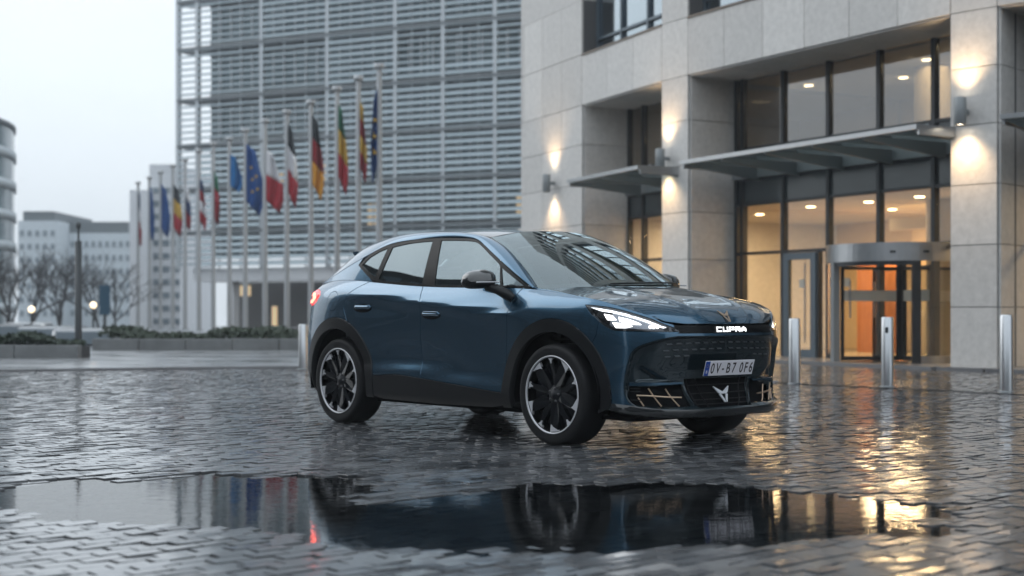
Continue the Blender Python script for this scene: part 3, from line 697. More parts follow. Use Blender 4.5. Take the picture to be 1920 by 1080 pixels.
# dark inner shell with open wheel arches, floor
def SAi(p, z): 
    e = 1e-3; X = SA(p, z); q = SA(np.asarray(p)+e, z)-SA(np.asarray(p)-e, z); n = np.stack([-q[..., 1]*-1*-1, q[..., 0]*0, 0*q[..., 0]], -1)
    t = q/np.maximum(np.linalg.norm(q, axis=-1, keepdims=True), 1e-9); nn = np.stack([t[..., 1], -t[..., 0], 0*t[..., 0]], -1); return X-nn*.02
shell = [(p, .235) for p in np.linspace(.95, 4.80, 3)][:0]
half = XZ([(.40, .80)])+[(1.0, .80)]
sh_poly = XZ([(x, float(ZTOP_F(x))-.012) for x in np.linspace(.55, -.40, 16)]+[(x, float(BELT(x))-.012) for x in np.linspace(-.45, -3.2, 30)])+XZ([(-3.2, .75)])+XZ(arc(WC[1], RI+.004, 150, 0, 40))+XZ([(-2.31, .24), (-.455, .24)])+XZ(arc(WC[0], RI+.004, 180, 15, 40))+XZ([(.45, .55), (.50, .80)])
both('inner_shell', trim(sh_poly, SAi, .06, 0, depth=0), 'dark_void')
MB().box((-2.95, -.72, .20), (.66, .72, .23)).build('floor_pan', 'dark_void', car)
MB().box((-.62, -.50, .23), (.60, .50, .78)).build('motor_bay', 'dark_void', car)
for x in (0, -2.766):
    for s in (1, -1):
        a = np.linspace(-10, 190, 25)
        V = [(x+.47*math.cos(R(t)), -s*y, .3635+.47*math.sin(R(t))) for y in (.55, .885) for t in a]; n = len(a)
        V += [(x, -s*.55, .3635)]
        meshobj('wheel_liner', V, [(i, i+1, n+i+1, n+i) for i in range(n-1)]+[(i, i+1, 2*n) for i in range(n-1)], 'dark_void', car)
# --- handles, mirrors
for ds, xc, z in ((doors_f, -1.425, .935), (doors_r, -2.357, .990)):
    cup = [(xc+.125*math.cos(t)*(1 if abs(math.cos(t)) < .6 else 1), z+.036*math.sin(t)) for t in np.linspace(0, 2*math.pi, 24, endpoint=False)]
    both('handle_cup', trim(XZ(cup), SA, .012, 0, off=lambda P, d: .0015+0*d, depth=.004), 'dark_void', ds)
    hd = [(xc-.11, z+.012), (xc-.09, z+.030), (xc+.09, z+.028), (xc+.115, z+.010), (xc+.10, z-.008), (xc-.09, z-.008)]
    both('handle', trim(XZ(hd), SA, .010, 0, off=lambda P, d: .012+.016*np.clip(d/.018, 0, 1), depth=.02), 'paint', ds)
for s in (1, -1):
    mir_o = empty('mirror'); mir_o.parent = car
    nu, nv = 22, 14; V = []
    for i in range(nu+1):
        u = -1+2*i/nu; k = math.sqrt(max(0, 1-abs(u)**2.6))
        for j in range(nv):
            t = 2*math.pi*j/nv; a, b = math.cos(t), math.sin(t)
            ex = .105*k*(abs(a)**.8)*math.copysign(1, a); ez = (.088 if b > 0 else .058)*k*(abs(b)**.8)*math.copysign(1, b)
            V.append((-.675+ex*(1.15 if a > 0 else .70)-.05*(u+1)*.5, -s*(1.02+.125*u), 1.190+ez-.010*u))
    F = [(i*nv+j, i*nv+(j+1) % nv, (i+1)*nv+(j+1) % nv, (i+1)*nv+j) for i in range(nu) for j in range(nv)]
    zc_ = lambda f: sum(V[i][2] for i in f)/4
    for nm, sel, mm in (('mirror_cap', [f for f in F if zc_(f) >= 1.183], 'paint_black'), ('mirror_base', [f for f in F if zc_(f) < 1.183], 'plastic')):
        mb = MB(); mb.add(V, sel, True); mb.build(nm, mm, mir_o)
    MB().tube([(-.575, -s*1.13, 1.178), (-.556, -s*1.03, 1.1805), (-.560, -s*.93, 1.1825)], .006, 6).build('indicator', 'rim_silver', mir_o)
    MB().tube([(-.64, -s*.98, 1.150), (-.56, -s*.94, 1.125), (-.50, -s*.90, 1.090), (-.47, -s*.87, 1.06)], [.034, .036, .042, .034], 10).build('mirror_arm', 'plastic', mir_o)
# --- wheels (four, one mesh set)
def make_wheel():
    w = empty('wheel')
    pr = [(.262, -.115), (.284, -.122), (.300, -.124), (.330, -.128), (.352, -.122), (.3635, -.105), (.3685, -.07), (.3685, .07), (.3635, .105), (.352, .122), (.330, .128), (.300, .124), (.284, .122), (.262, .115)]
    ty = MB().lathe(pr, 72, 'y').build('tyre', 'rubber', w)
    MB().lathe([(.262, .115), (.255, .05), (.24, -.06), (.05, -.07), (0, -.07)], 64, 'y').build('rim_barrel', 'rim_dark', w)
    f = -.126  # outer face towards -y
    MB().lathe([(.270, f+.012), (.273, f), (.2815, f-.002), (.284, f+.012)], 72, 'y').build('rim_ring', 'rim_silver', w)
    MB().lathe([(.17, .0), (.172, -.02), (.06, -.02), (.055, -.04)], 48, 'y').build('brake_disc', 'brake', w)
    MB().lathe([(.075, -.03), (.072, f+.038), (.060, f+.030), (.034, f+.026), (.032, f+.016), (0, f+.016)], 40, 'y').build('hub', 'rim_dark', w)
    def blade(poly, y0, y1, nm, mm, a):
        # poly in polar (angle deg, radius, lift)
        top = [(r*math.cos(R(t+a)), y0-l, r*math.sin(R(t+a))) for t, r, l in poly]; bt = [(x, y1, z) for x, y, z in top]; n = len(poly)
        mb = MB(); mb.add(top+bt, [tuple(range(n))]+[tuple(range(2*n-1, n-1, -1))]+[(i, (i+1) % n, n+(i+1) % n, n+i) for i in range(n)])
        return mb.build(nm, mm, w)
    for k in range(5):
        a = 58+72*k
        blade([(-26, .045, -.02), (28, .05, -.02), (24, .12, -.008), (15, .20, 0), (7, .268, 0), (-7, .268, 0), (-11, .19, 0), (-18, .11, -.006)], f+.012, f+.06, 'spoke', 'rim_black', a)
        blade([(10, .05, -.02), (50, .05, -.02), (44, .13, -.006), (40, .268, 0), (33, .268, 0), (24, .15, -.004)], f+.018, f+.06, 'spoke', 'rim_black', a)
        blade([(13, .2685, 0), (-9, .2685, 0), (-8, .214, 0), (-4, .228, 0)], f+.009, f+.03, 'rim_accent', 'rim_silver', a)
        blade([(43, .2685, 0), (31, .2685, 0), (35, .243, 0), (36, .226, 0), (38, .226, 0), (38.5, .246, 0)], f+.0105, f+.03, 'rim_accent', 'rim_silver', a)
        b = MB().lathe([(.0085, f+.034), (.0085, f+.02), (0, f+.02)], 10, 'y', Matrix.Translation((.048*math.cos(R(a+20)), 0, .048*math.sin(R(a+20))))); b.build('wheel_bolt', 'brake', w)
    return w
w0 = make_wheel()
def place_wheel(w, x, side): w.parent = car; w.location = (x, -side*(.905-.126), .3685-.004); w.rotation_euler = (0, 0, 0 if side > 0 else math.pi)
def copy_tree(o, parent=None):
    c = o.copy(); link(c); c.parent = parent
    for ch in list(o.children): copy_tree(ch, c)
    return c
place_wheel(w0, 0, 1); 
for x, s in ((-2.766, 1), (0, -1), (-2.766, -1)): place_wheel(copy_tree(w0), x, s)
# --- cabin
MB().prism([(-.12, .95), (-.55, 1.06), (-.78, 1.02), (-.80, .80), (-.15, .75)], -.70, .70, Matrix(((1, 0, 0, 0), (0, 0, 1, 0), (0, 1, 0, 0), (0, 0, 0, 1)))).build('dashboard', 'interior', car, bevel=.02)
MB().lathe([(.165, -.012), (.18, 0), (.165, .012), (.15, 0), (.165, -.012)], 28, 'z', Matrix.Translation((-.88, .37, 1.02)) @ Matrix.Rotation(R(-65), 4, 'Y')).build('steering_wheel', 'interior', car)
for x, ys in ((-1.45, (-.37, .37)), (-2.25, (-.42, 0, .42))):
    for y in ys:
        s = MB().prism([(x+.30, .50), (x+.32, .60), (x-.10, .58), (x-.36, 1.16), (x-.48, 1.14), (x-.26, .50)], y-.24, y+.24, Matrix(((1, 0, 0, 0), (0, 0, 1, 0), (0, 1, 0, 0), (0, 0, 0, 1)))).build('seat', 'seat_cloth', car, bevel=.03)
        MB().box((x-.50, y-.13, 1.17), (x-.40, y+.13, 1.34)).build('headrest', 'seat_cloth', s, bevel=.03)
MB().box((-.84, -.10, 1.42), (-.80, .12, 1.48)).build('rear_view_mirror', 'interior', car, bevel=.01)
MB().box((-2.80, -.80, .25), (-2.76, .80, 1.24)).build('light_baffle', 'interior', car); MB().box((-3.45, -.60, 1.16), (-2.80, .60, 1.175)).build('baffle_shelf', 'interior', car)  # unseen panels added to block the tail-light glow from the cabin
# ---------------------------------------------------------------- ground, setts, puddle
def GP(px, py, h=0.): z = (CAM_H-h)*FPX/(py-HOR); return ((px-960)/FPX*z, z)
def DP(px, z): return (px-960)/FPX*z
def HT(py, z): return CAM_H+(HOR-py)*z/FPX
def posmat(name, c0, c1, rough, rvar, coat, crough, vscale=3., fine=60., bump=.001, bscale=90., cb=.0006, cbs=30.):
    """wet stone: two-colour noise on world position, glossy water film on top"""
    m = bpy.data.materials.new(name); m.use_nodes = True; n = m.node_tree; b = n.nodes['Principled BSDF']; L = n.links.new
    g = n.nodes.new('ShaderNodeNewGeometry')
    def noise(s, d=4): 
        z = n.nodes.new('ShaderNodeTexNoise'); z.inputs['Scale'].default_value = s; z.inputs['Detail'].default_value = d; L(g.outputs['Position'], z.inputs['Vector']); return z
    a = noise(vscale, 3); f = noise(fine, 5)
    ad = n.nodes.new('ShaderNodeMath'); ad.operation = 'MULTIPLY_ADD'; ad.inputs[1].default_value = .5; L(f.outputs['Fac'], ad.inputs[0])
    m2 = n.nodes.new('ShaderNodeMath'); m2.operation = 'MULTIPLY'; m2.inputs[1].default_value = .5; L(a.outputs['Fac'], m2.inputs[0]); L(m2.outputs[0], ad.inputs[2])
    isl = n.nodes.new('ShaderNodeMath'); isl.operation = 'MULTIPLY_ADD'; isl.inputs[1].default_value = .38; L(g.outputs['Random Per Island'], isl.inputs[0])
    sb = n.nodes.new('ShaderNodeMath'); sb.operation = 'SUBTRACT'; sb.inputs[1].default_value = .19; L(ad.outputs[0], sb.inputs[0]); L(sb.outputs[0], isl.inputs[2])
    r = n.nodes.new('ShaderNodeValToRGB'); r.color_ramp.elements[0].position = .25; r.color_ramp.elements[0].color = (*c0, 1); r.color_ramp.elements[1].position = .75; r.color_ramp.elements[1].color = (*c1, 1)
    L(isl.outputs[0], r.inputs[0]); L(r.outputs[0], b.inputs['Base Color'])
    mr = n.nodes.new('ShaderNodeMapRange'); mr.inputs[1].default_value = .3; mr.inputs[2].default_value = .7; mr.inputs[3].default_value = rough-rvar; mr.inputs[4].default_value = rough+rvar
    L(a.outputs['Fac'], mr.inputs[0]); L(mr.outputs[0], b.inputs['Roughness'])
    b.inputs['Coat Weight'].default_value = coat; b.inputs['Coat IOR'].default_value = 1.5
    mc = n.nodes.new('ShaderNodeMapRange'); mc.inputs[1].default_value = .3; mc.inputs[2].default_value = .7; mc.inputs[3].default_value = crough*.4; mc.inputs[4].default_value = crough*1.8
    L(a.outputs['Fac'], mc.inputs[0]); L(mc.outputs[0], b.inputs['Coat Roughness'])
    bz = noise(bscale, 4); bp = n.nodes.new('ShaderNodeBump'); bp.inputs['Distance'].default_value = bump; L(bz.outputs['Fac'], bp.inputs['Height']); L(bp.outputs[0], b.inputs['Normal'])
    cz = noise(cbs, 4); cp2 = n.nodes.new('ShaderNodeBump'); cp2.inputs['Distance'].default_value = cb; L(cz.outputs['Fac'], cp2.inputs['Height']); L(cp2.outputs[0], b.inputs['Coat Normal'])
    MATS[name] = m; return m
posmat('sett', (.018, .020, .023), (.095, .099, .106), .36, .10, 1., .10, 2.2, 55, .0016, 50, .0010, 20)
posmat('mortar', (.010, .010, .011), (.022, .022, .023), .5, .1, .4, .1)
posmat('wet_paving', (.20, .21, .22), (.32, .33, .34), .30, .1, .8, .12, .8, 20, .001, 40, .0008, 6)
posmat('asphalt', (.03, .031, .033), (.06, .061, .064), .5, .1, .5, .15, .5, 30)
posmat('kerb_stone', (.10, .10, .105), (.20, .20, .205), .4, .1, .6, .12, 2., 40)
def water_mat():
    m = bpy.data.materials.new('water'); m.use_nodes = True; n = m.node_tree; n.nodes.clear(); L = n.links.new
    out = n.nodes.new('ShaderNodeOutputMaterial'); tr = n.nodes.new('ShaderNodeBsdfTransparent'); tr.inputs[0].default_value = (.72, .76, .78, 1)
    gl = n.nodes.new('ShaderNodeBsdfGlossy'); gl.inputs['Roughness'].default_value = .012
    fr = n.nodes.new('ShaderNodeFresnel'); fr.inputs[0].default_value = 1.95; mxs = n.nodes.new('ShaderNodeMixShader')
    g = n.nodes.new('ShaderNodeNewGeometry'); mpn = n.nodes.new('ShaderNodeMapping'); mpn.inputs['Scale'].default_value = (1, 2.2, 1); L(g.outputs['Position'], mpn.inputs[0])
    z = n.nodes.new('ShaderNodeTexNoise'); z.inputs['Scale'].default_value = 9; z.inputs['Detail'].default_value = 3; L(mpn.outputs[0], z.inputs['Vector'])
    bp = n.nodes.new('ShaderNodeBump'); bp.inputs['Distance'].default_value = .0007; L(z.outputs['Fac'], bp.inputs['Height'])
    L(bp.outputs[0], gl.inputs['Normal']); L(bp.outputs[0], fr.inputs['Normal'])
    L(fr.outputs[0], mxs.inputs[0]); L(tr.outputs[0], mxs.inputs[1]); L(gl.outputs[0], mxs.inputs[2]); L(mxs.outputs[0], out.inputs[0]); MATS['water'] = m
water_mat()
PUD = np.array([GP(*p) for p in [(-60, 950), (-20, 915), (110, 897), (300, 890), (570, 887), (680, 892), (720, 905), (640, 940), (800, 932), (1000, 908), (1200, 905), (1420, 907), (1600, 925), (1720, 942), (1800, 968), (1760, 990), (1600, 1003), (1420, 1018), (1200, 1040), (900, 1046), (640, 1036), (480, 1006), (330, 990), (180, 978), (40, 972)]])
def fbm(x, y, s, seed=0.): return np.array([mnoise.fractal(Vector((a*s+seed, b*s, seed)), 1., 2., 3) for a, b in zip(np.ravel(x), np.ravel(y))])
def gheight(X, Z):
    X = np.ravel(X); Z = np.ravel(Z); P = np.stack([X, Z], 1)
    near = (Z < 9.5) & (np.abs(X) < 4.5); h = np.zeros(len(X))
    if near.any():
        Q = P[near]; sd = segdist(Q, PUD)*np.where(inpoly(Q, PUD), 1, -1)+.20*fbm(Q[:, 0], Q[:, 1], 2.2, 3.1)
        t = np.clip((sd+.16)/.62, 0, 1); h[near] = -.034*t*t*(3-2*t)
    far = 1-np.clip((Z-16)/6, 0, 1)
    return h+.010*fbm(X, Z, .45, 9.)*far
WATER_Z = -.0085
# terrain: lower street level, raised plaza
gr = boxobj('ground', (-110, -90, -2.2), (110, 190, -.92), 'asphalt'); gr['kind'] = 'structure'
KERB = smooth_curve([(-40, 12.5), (-20, 18.9), (-8.2, 22.8), (-3.65, 24.2), (0, 22.9), (3.6, 19.2), (5.94, 16.5), (11, 10.5), (20, 0)], 10)
pz = MB().prism([(-60, -60), (60, -60), (60, 130), (-9.6, 130), (-9.6, 36), (-60, 36)], -1.2, -.034).build('plaza', 'mortar'); pz['kind'] = 'structure'
# smooth paving beyond the kerb, left of the stone building
kl = [p for p in KERB if p[0] < 3.7]
pav_poly = kl+[(2.2, 33), (.2, 39), (60, 100), (60, 129), (-9.5, 129), (-9.5, 35.9), (-59, 35.9), (-59, 6)]
pav = MB().prism(pav_poly[::-1], -.033, .035).build('pavement', 'wet_paving'); pav['kind'] = 'structure'
# kerb stones along the edge
i = 0; acc = []
kp = resample(np.array(kl+[kl[-1]]), .15)[:-1]
seg = [np.array(kl[0])]; 
def walk(pts, step):
    out = [np.array(pts[0])]; rem = step
    for a, b in zip(pts[:-1], pts[1:]):
        a = np.array(a); b = np.array(b); d = np.hypot(*(b-a))
        while d >= rem: a = a+(b-a)*rem/d; out.append(a.copy()); d = np.hypot(*(b-a)); rem = step
        rem -= d
    return out
ks = walk(kl, 1.0)
for a, b in zip(ks[:-1], ks[1:]):
    if abs(a[0]) > 13: continue
    d = (b-a)/np.hypot(*(b-a)); L_ = np.hypot(*(b-a)); n_ = np.array([-d[1], d[0]])
    MB().box((.004, -.02, -.06), (L_-.004, .16, .046)).build('kerb_stone', 'kerb_stone', pav, (a[0], a[1], 0), math.atan2(d[1], d[0]), bevel=.012)
# --- setts: individual stones in rows
ANG = R(42); SL, SW_ = .170, .093
ca, sa = math.cos(ANG), math.sin(ANG)
kx = np.array([p[0] for p in KERB]); kz = np.array([p[1] for p in KERB])
STONE_EDGE = [(.10, 37.3), (1.45, 34.0), (3.0, 30.5), (7.0, 23.6), (7.7, 22.8), (12.8, 18.5), (20, 12.6)]
def sett_ok(x, z):
    if not (3.3 < z < 30): return False
    if abs(x) > .37*z+1.2: return False
    if x < 3.6 and z > np.interp(x, kx[kx < 5], kz[kx < 5])-.10: return False
    if x >= 3.6 and z > np.interp(x, [p[0] for p in STONE_EDGE], [p[1] for p in STONE_EDGE])-.55: return False
    return True
setts = []
for r in range(-375, 375):
    v = r*SW_; shift = (r % 2)*.5*SL+random.uniform(-.02, .02); u = -40+shift
    c0 = -40
    for q in range(int(80/SL)):
        uu = u+q*SL; x = uu*ca-v*sa; z = uu*sa+v*ca+12
        if sett_ok(x, z): setts.append((x, z))
setts = np.array(setts); S_H = gheight(setts[:, 0], setts[:, 1])
def sett_mesh(L2, W2, rng):
    """12 ring verts + centre; local coordinates"""
    j = lambda a: rng.uniform(-a, a)
    co = [(-L2+j(.004), -W2+j(.003)), (L2+j(.004), -W2+j(.003)), (L2+j(.004), W2+j(.003)), (-L2+j(.004), W2+j(.003))]
    V = [(x, y, -.045) for x, y in co]+[(x, y, -.0022) for x, y in co]+[(x*.988, y*.978, j(.0008)) for x, y in co]+[(j(.02), j(.01), .0004)]
    F = [(k, (k+1) % 4, 4+(k+1) % 4, 4+k) for k in range(4)]+[(4+k, 4+(k+1) % 4, 8+(k+1) % 4, 8+k) for k in range(4)]+[(8+k, 8+(k+1) % 4, 12) for k in range(4)]
    return V, F
rng = np.random.default_rng(5)
variants = [sett_mesh(SL/2-.0052, SW_/2-.0050, rng) for _ in range(24)]
scr_x = 960+FPX*setts[:, 0]/setts[:, 1]; inview = (scr_x > -20) & (scr_x < 1940) & (setts[:, 1] > 4.9) & (S_H > WATER_Z-.006)
order = np.argsort(np.where(inview, setts[:, 1], 99)); near300 = set(order[:300].tolist())
vm = []
for V, F in variants[:10]:
    me = bpy.data.meshes.new('sett'); me.from_pydata(V, [], F); me.materials.append(MATS['sett']); me.update(); vm.append(me)
bigV, bigF = [], []; k = 0
for i, (x, z) in enumerate(setts):
    h = S_H[i]+rng.uniform(-.0034, .0034); rz = ANG+rng.uniform(-.025, .025); tx, ty = rng.normal(0, .017, 2)
    if rng.random() < .5: rz += math.pi
    if i in near300:
        o = bpy.data.objects.new('sett', vm[rng.integers(10)]); link(o, pz); o.location = (x, z, h); o.rotation_euler = (tx, ty, rz); continue
    V, F = variants[rng.integers(24)]; c, s = math.cos(rz), math.sin(rz)
    for a, b, d in V: bigV.append((x+a*c-b*s, z+a*s+b*c, h+d+a*ty*.8+b*tx))
    bigF += [tuple(q+k for q in f) for f in F]; k += 13
o = meshobj('setts', bigV, bigF, 'sett', pz); o['kind'] = 'stuff'
# bed under the setts follows the hollow
gx = np.linspace(-5, 5, 101); gz = np.linspace(3, 9.6, 67); GX, GZ = np.meshgrid(gx, gz); GH = gheight(GX.ravel(), GZ.ravel())
# water sheet in the hollow
wp = offset_poly(resample(PUD, .1), -.16) if area(PUD) > 0 else offset_poly(resample(PUD[::-1], .1), -.16)
wp = wp if area(wp) > 0 else wp[::-1]
wV, wF, wN = trim(wp, lambda a, b: np.stack([a, b, 0*a+WATER_Z], -1), .35, 0, depth=0)
wo_ = meshobj('puddle', wV, wF, 'water'); wo_['kind'] = 'structure'
# darker joint line through the bollards
jp = [(p[0], p[1]) for p in KERB if p[0] > 3.3]
# ---------------------------------------------------------------- granite-clad office building on the right
mat('granite', (.57, .55, .525), .55, 0, .4, var=.14, vscale=9, bump=.0006, bscale=120, orand=.09)
mat('granite_joint', (.10, .10, .10), .8)
mat('sill_metal', (.16, .12, .09), .5)
mat('frame_dark', (.022, .026, .03), .4, .3)
mat('frame_blue', (.10, .13, .155), .4, .3)
mat('steel', (.42, .43, .44), .32, .9, var=.08, vscale=6)
mat('steel_paint', (.22, .235, .24), .45, .2)
mat('beam_dark', (.17, .185, .19), .45, .2)
mat('lobby_wall', (.64, .49, .30), .7, var=.06, vscale=2)
mat('lobby_floor', (.20, .17, .13), .25)
mat('lobby_ceiling', (.60, .54, .44), .8)
mat('wood_panel', (.42, .15, .045), .45, var=.2, vscale=4, stretch=(6, 6, .6))
mat('lobby_column', (.52, .44, .32), .6)
mat('warm_lamp', (1, .8, .5), .4, emit=(1, .72, .38), estr=14)
mat('bulkhead_cream', (.80, .70, .52), .7)
mat('sconce_glow', (1, .9, .75), .4, emit=(1, .86, .66), estr=18)
mat('band_glass', (.05, .06, .065), .15)
glassmat('lobby_glass', (.86, .87, .86), 1.5, boost=.015)
glassmat('upper_glass', (.55, .58, .60), 1.55, boost=.09)
glassmat('blue_glass', (.16, .20, .24), 1.55, boost=.42, refl=(.82, .93, 1))
glassmat('canopy_glass', (.80, .87, .87), 1.5, rough=.05, boost=.10)
mat('frosted', (.55, .5, .42), .5)
bld = empty('office_building', (3.7, 30, 0))
tag(bld, 'curved granite office building with glazed warm lit lobby and revolving door', 'building')
def bp(o):                                        # keep world coordinates while parented
    o.matrix_parent_inverse = Matrix.Translation((-3.7, -30, 0)); return o
def bpart(mb, name, m, parent=None, bevel=0):
    o = mb.build(name, m, parent or bld, bevel=bevel)
    if parent is None: bp(o)
    return o
V2 = lambda a: np.array(a, float)
def unit(a, b): d = V2(b)-V2(a); return d/np.hypot(*d)
def inward(a, b): d = unit(a, b); return np.array([-d[1], d[0]])      # away from the square, right of travel reversed
E0, P0R, P2L, P2R, P1L, P1R = (.283, 37.73), (1.73, 34.4), (3.283, 30.83), (3.745, 30.0), (7.39, 23.89), (7.96, 23.28)
P3L, P3R, P4L = (12.6, 19.0), (13.25, 18.5), (18.6, 14.9)
H_LIN, H_SILL, H_TOP = 5.955, 7.18, 8.5
def slab(a, b, z0, z1, t0, t1):
    """box between plan points a, b; from t0 (outside, negative) to t1 inwards"""
    a, b = V2(a), V2(b); n = inward(a, b); q = [a+n*t0, b+n*t0, b+n*t1, a+n*t1]
    return MB().prism([tuple(p) for p in q], z0, z1)
def lerp2(a, b, t): return V2(a)*(1-t)+V2(b)*t
def panels(a, b, us, zs, thick=.045):
    """granite panels with recessed joints over the wall a-b"""
    L_ = np.hypot(*(V2(b)-V2(a)))
    for u0, u1 in zip(us[:-1], us[1:]):
        for z0, z1 in zip(zs[:-1], zs[1:]):
            g = .007
            bpart(slab(lerp2(a, b, (u0+g)/L_), lerp2(a, b, (u1-g)/L_), z0+g, z1-g, -thick+random.uniform(-.002, .002), 0), 'panel', 'granite')
def wall(a, b, z0, z1, t=.3): return bpart(slab(a, b, z0, z1, .001, t), 'wall', 'granite_joint')
ZC = [0, 1.04, 2.07, 3.07, 4.06, 5.01, H_LIN]
def divs(a, b, n): L_ = np.hypot(*(V2(b)-V2(a))); return list(np.linspace(0, L_, n+1))
D_REC = 1.23
# solid end block
wall(E0, P0R, 0, H_TOP, .6); L_ = np.hypot(*(V2(P0R)-V2(E0)))
panels(E0, P0R, [0, .18]+list(np.linspace(.18, L_, 4))[1:], ZC+[H_SILL, H_TOP])
# pillars
for a, b in ((P2L, P2R), (P1L, P1R), (P3L, P3R)):
    wall(a, b, 0, H_TOP, .6); panels(a, b, divs(a, b, 1), ZC+[H_SILL, H_TOP])
# reveals: right side of every pillar, left side too
def reveal(c, a, b, side):
    n = inward(a, b); e = V2(c)+n*D_REC; t = unit(a, b)*side
    if side > 0:   # face looks to +t
        wall_a, wall_b = V2(c), e
    q = [V2(c)+n*.09-t*.06, V2(c)+n*.09-t*.002, e-t*.002, e-t*.06]
    bpart(MB().prism([tuple(p) for p in q], 0, H_LIN), 'wall', 'granite_joint')
    for z0, z1 in zip(ZC[:-1], ZC[1:]):
        c0 = V2(c)+n*.012; c1 = e-n*.004; q = [c0, c1, c1+t*.04, c0+t*.04]
        bpart(MB().prism([tuple(p) for p in q], z0+.007, z1-.007), 'panel', 'granite')
reveal(P0R, P0R, P2L, 1); reveal(P2R, P2R, P1L, 1); reveal(P1R, P1R, P3L, 1); reveal(P3R, P3R, P4L, 1)
reveal(P2L, P0R, P2L, -1); reveal(P1L, P2R, P1L, -1); reveal(P3L, P1R, P3L, -1)
# spandrels over the bays, soffits, sills
for a, b, n in ((P0R, P2L, 3), (P2R, P1L, 6), (P1R, P3L, 6), (P3R, P4L, 6)):
    bpart(slab(a, b, H_LIN, H_SILL, .001, D_REC+.1), 'wall', 'granite_joint'); panels(a, b, divs(a, b, n), [H_LIN, H_SILL-.03])
    L_ = np.hypot(*(V2(b)-V2(a)))
    for k in range(n):                            # soffit panels
        bpart(slab(lerp2(a, b, (k+.006)/n), lerp2(a, b, (k+1-.006)/n), H_LIN-.03, H_LIN-.002, .0, D_REC), 'soffit_panel', 'granite')
    bpart(slab(a, b, H_SILL-.028, H_SILL+.012, -.07, .3), 'window_sill', 'sill_metal')
# upper windows (several storeys, seen directly and in the car's windscreen)
def upper_window(a, b, z0, z1, n, stone_above=True):
    rec = .34
    w = bpart(slab(a, b, z0+.012, z1, rec+.06, rec+.07), 'window', 'blue_glass')
    bpart(slab(a, b, z0+.013, z1, rec+.55, rec+.6), 'window_backing', 'frame_dark')
    L_ = np.hypot(*(V2(b)-V2(a)))
    for k in range(n+1):
        t = min(max(k/n, .03/L_), 1-.03/L_)
        bpart(slab(lerp2(a, b, t-.035/L_ if k else t), lerp2(a, b, t+.035/L_ if k < n else t+.02/L_), z0+.014, z1-.002, rec-.02, rec+.05), 'mullion', 'frame_blue')
    for z in (z0+.35, z1-.07): bpart(slab(a, b, z, z+.06, rec-.012, rec+.045), 'transom', 'frame_blue')
def inset(a, b, m0, m1): L_ = np.hypot(*(V2(b)-V2(a))); return tuple(lerp2(a, b, m0/L_)), tuple(lerp2(a, b, 1-m1/L_))
ST = 3.75
for k in range(10):
    z0 = H_SILL+k*ST; z1 = z0+2.45
    for a, b, n in ((P0R, P2L, 3), (P2R, P1L, 5), (P1R, P3L, 5), (P3R, P4L, 5)):
        a2, b2 = inset(a, b, .02, .02) if a == P0R else inset(a, b, .02, .02)
        upper_window(a2, b2, z0, z1, n)
        bpart(slab(a, b, z1, z0+ST, -.044, .5), 'spandrel', 'granite')
    if k:
        for a, b in ((E0, P0R), (P2L, P2R), (P1L, P1R), (P3L, P3R)): bpart(slab(a, b, H_TOP+(k-1)*ST, H_TOP+k*ST-.02, -.044, .6), 'wall', 'granite')
bpart(slab((.283, 37.73), (.9, 36.3), H_TOP+9*ST, H_TOP+9*ST+.8, -.1, 3), 'parapet', 'granite')
# core volume behind everything
core = [tuple(V2(E0)+np.array([.4, .35])), tuple(V2(P0R)+inward(P0R, P2L)*9), tuple(V2(P1L)+inward(P2R, P1L)*9), tuple(V2(P3L)+inward(P1R, P3L)*9), tuple(V2(P4L)+inward(P3R, P4L)*9)]
outer = [tuple(V2(p)+np.array([10, 9])) for p in (P4L, P1L, E0)]
bpart(MB().prism([core[1], core[2], core[3], core[4], (40, 30), (30, 60), (10, 50)], -.02, 44), 'core', 'lobby_wall')
bpart(MB().prism([tuple(V2(E0)+inward(E0, P0R)*.61), tuple(V2(P0R)+inward(E0, P0R)*.61), tuple(V2(P0R)+inward(E0, P0R)*9), tuple(V2(E0)+inward(E0, P0R)*9)], 0, 44), 'side_wall', 'granite')
# --- glazed ground floor
def glazing(a, b, ts, zs_rows, name='pane'):
    """curtain wall between a and b: mullions at fractions ts, rows (z0, z1, material)"""
    L_ = np.hypot(*(V2(b)-V2(a)))
    for t in ts: bpart(slab(lerp2(a, b, t-.045/L_), lerp2(a, b, t+.045/L_), 0.02, H_LIN-.031, -.06, .08), 'mullion', 'frame_dark')
    tt = [0]+list(ts)+[1] if ts[0] > .01 else list(ts)+[1]
    for t0, t1 in zip(tt[:-1], tt[1:]):
        for z0, z1, m in zs_rows: bpart(slab(lerp2(a, b, t0+.046/L_), lerp2(a, b, t1-.046/L_), z0+.03, z1-.03, .0, .012), name, m)
    for z in sorted({z for r in zs_rows for z in r[:2]}):
        if .1 < z < H_LIN-.1: bpart(slab(a, b, z-.03, z+.03, -.045, .065), 'transom', 'frame_dark')
nB = inward(P2R, P1L); G2 = V2(P2R)+nB*D_REC; G1 = V2(P1L)+nB*D_REC
def tpx(px, a, b): k = (px-960)/FPX; a, b = V2(a), V2(b); d = b-a; return (k*a[1]-a[0])/(d[0]-k*d[1])
ts = [tpx(p, G2, G1) for p in (1394, 1470, 1555, 1650, 1753)]
ROWS_UP = [(4.42, H_LIN-.03, 'upper_glass'), (3.24, 3.78, 'band_glass'), (2.20, 3.24, 'lobby_glass')]
glazing(G2, G1, [.012]+ts, ROWS_UP)
t_door0, t_door1 = ts[1], tpx(1536, G2, G1)
L_ = np.hypot(*(G1-G2))
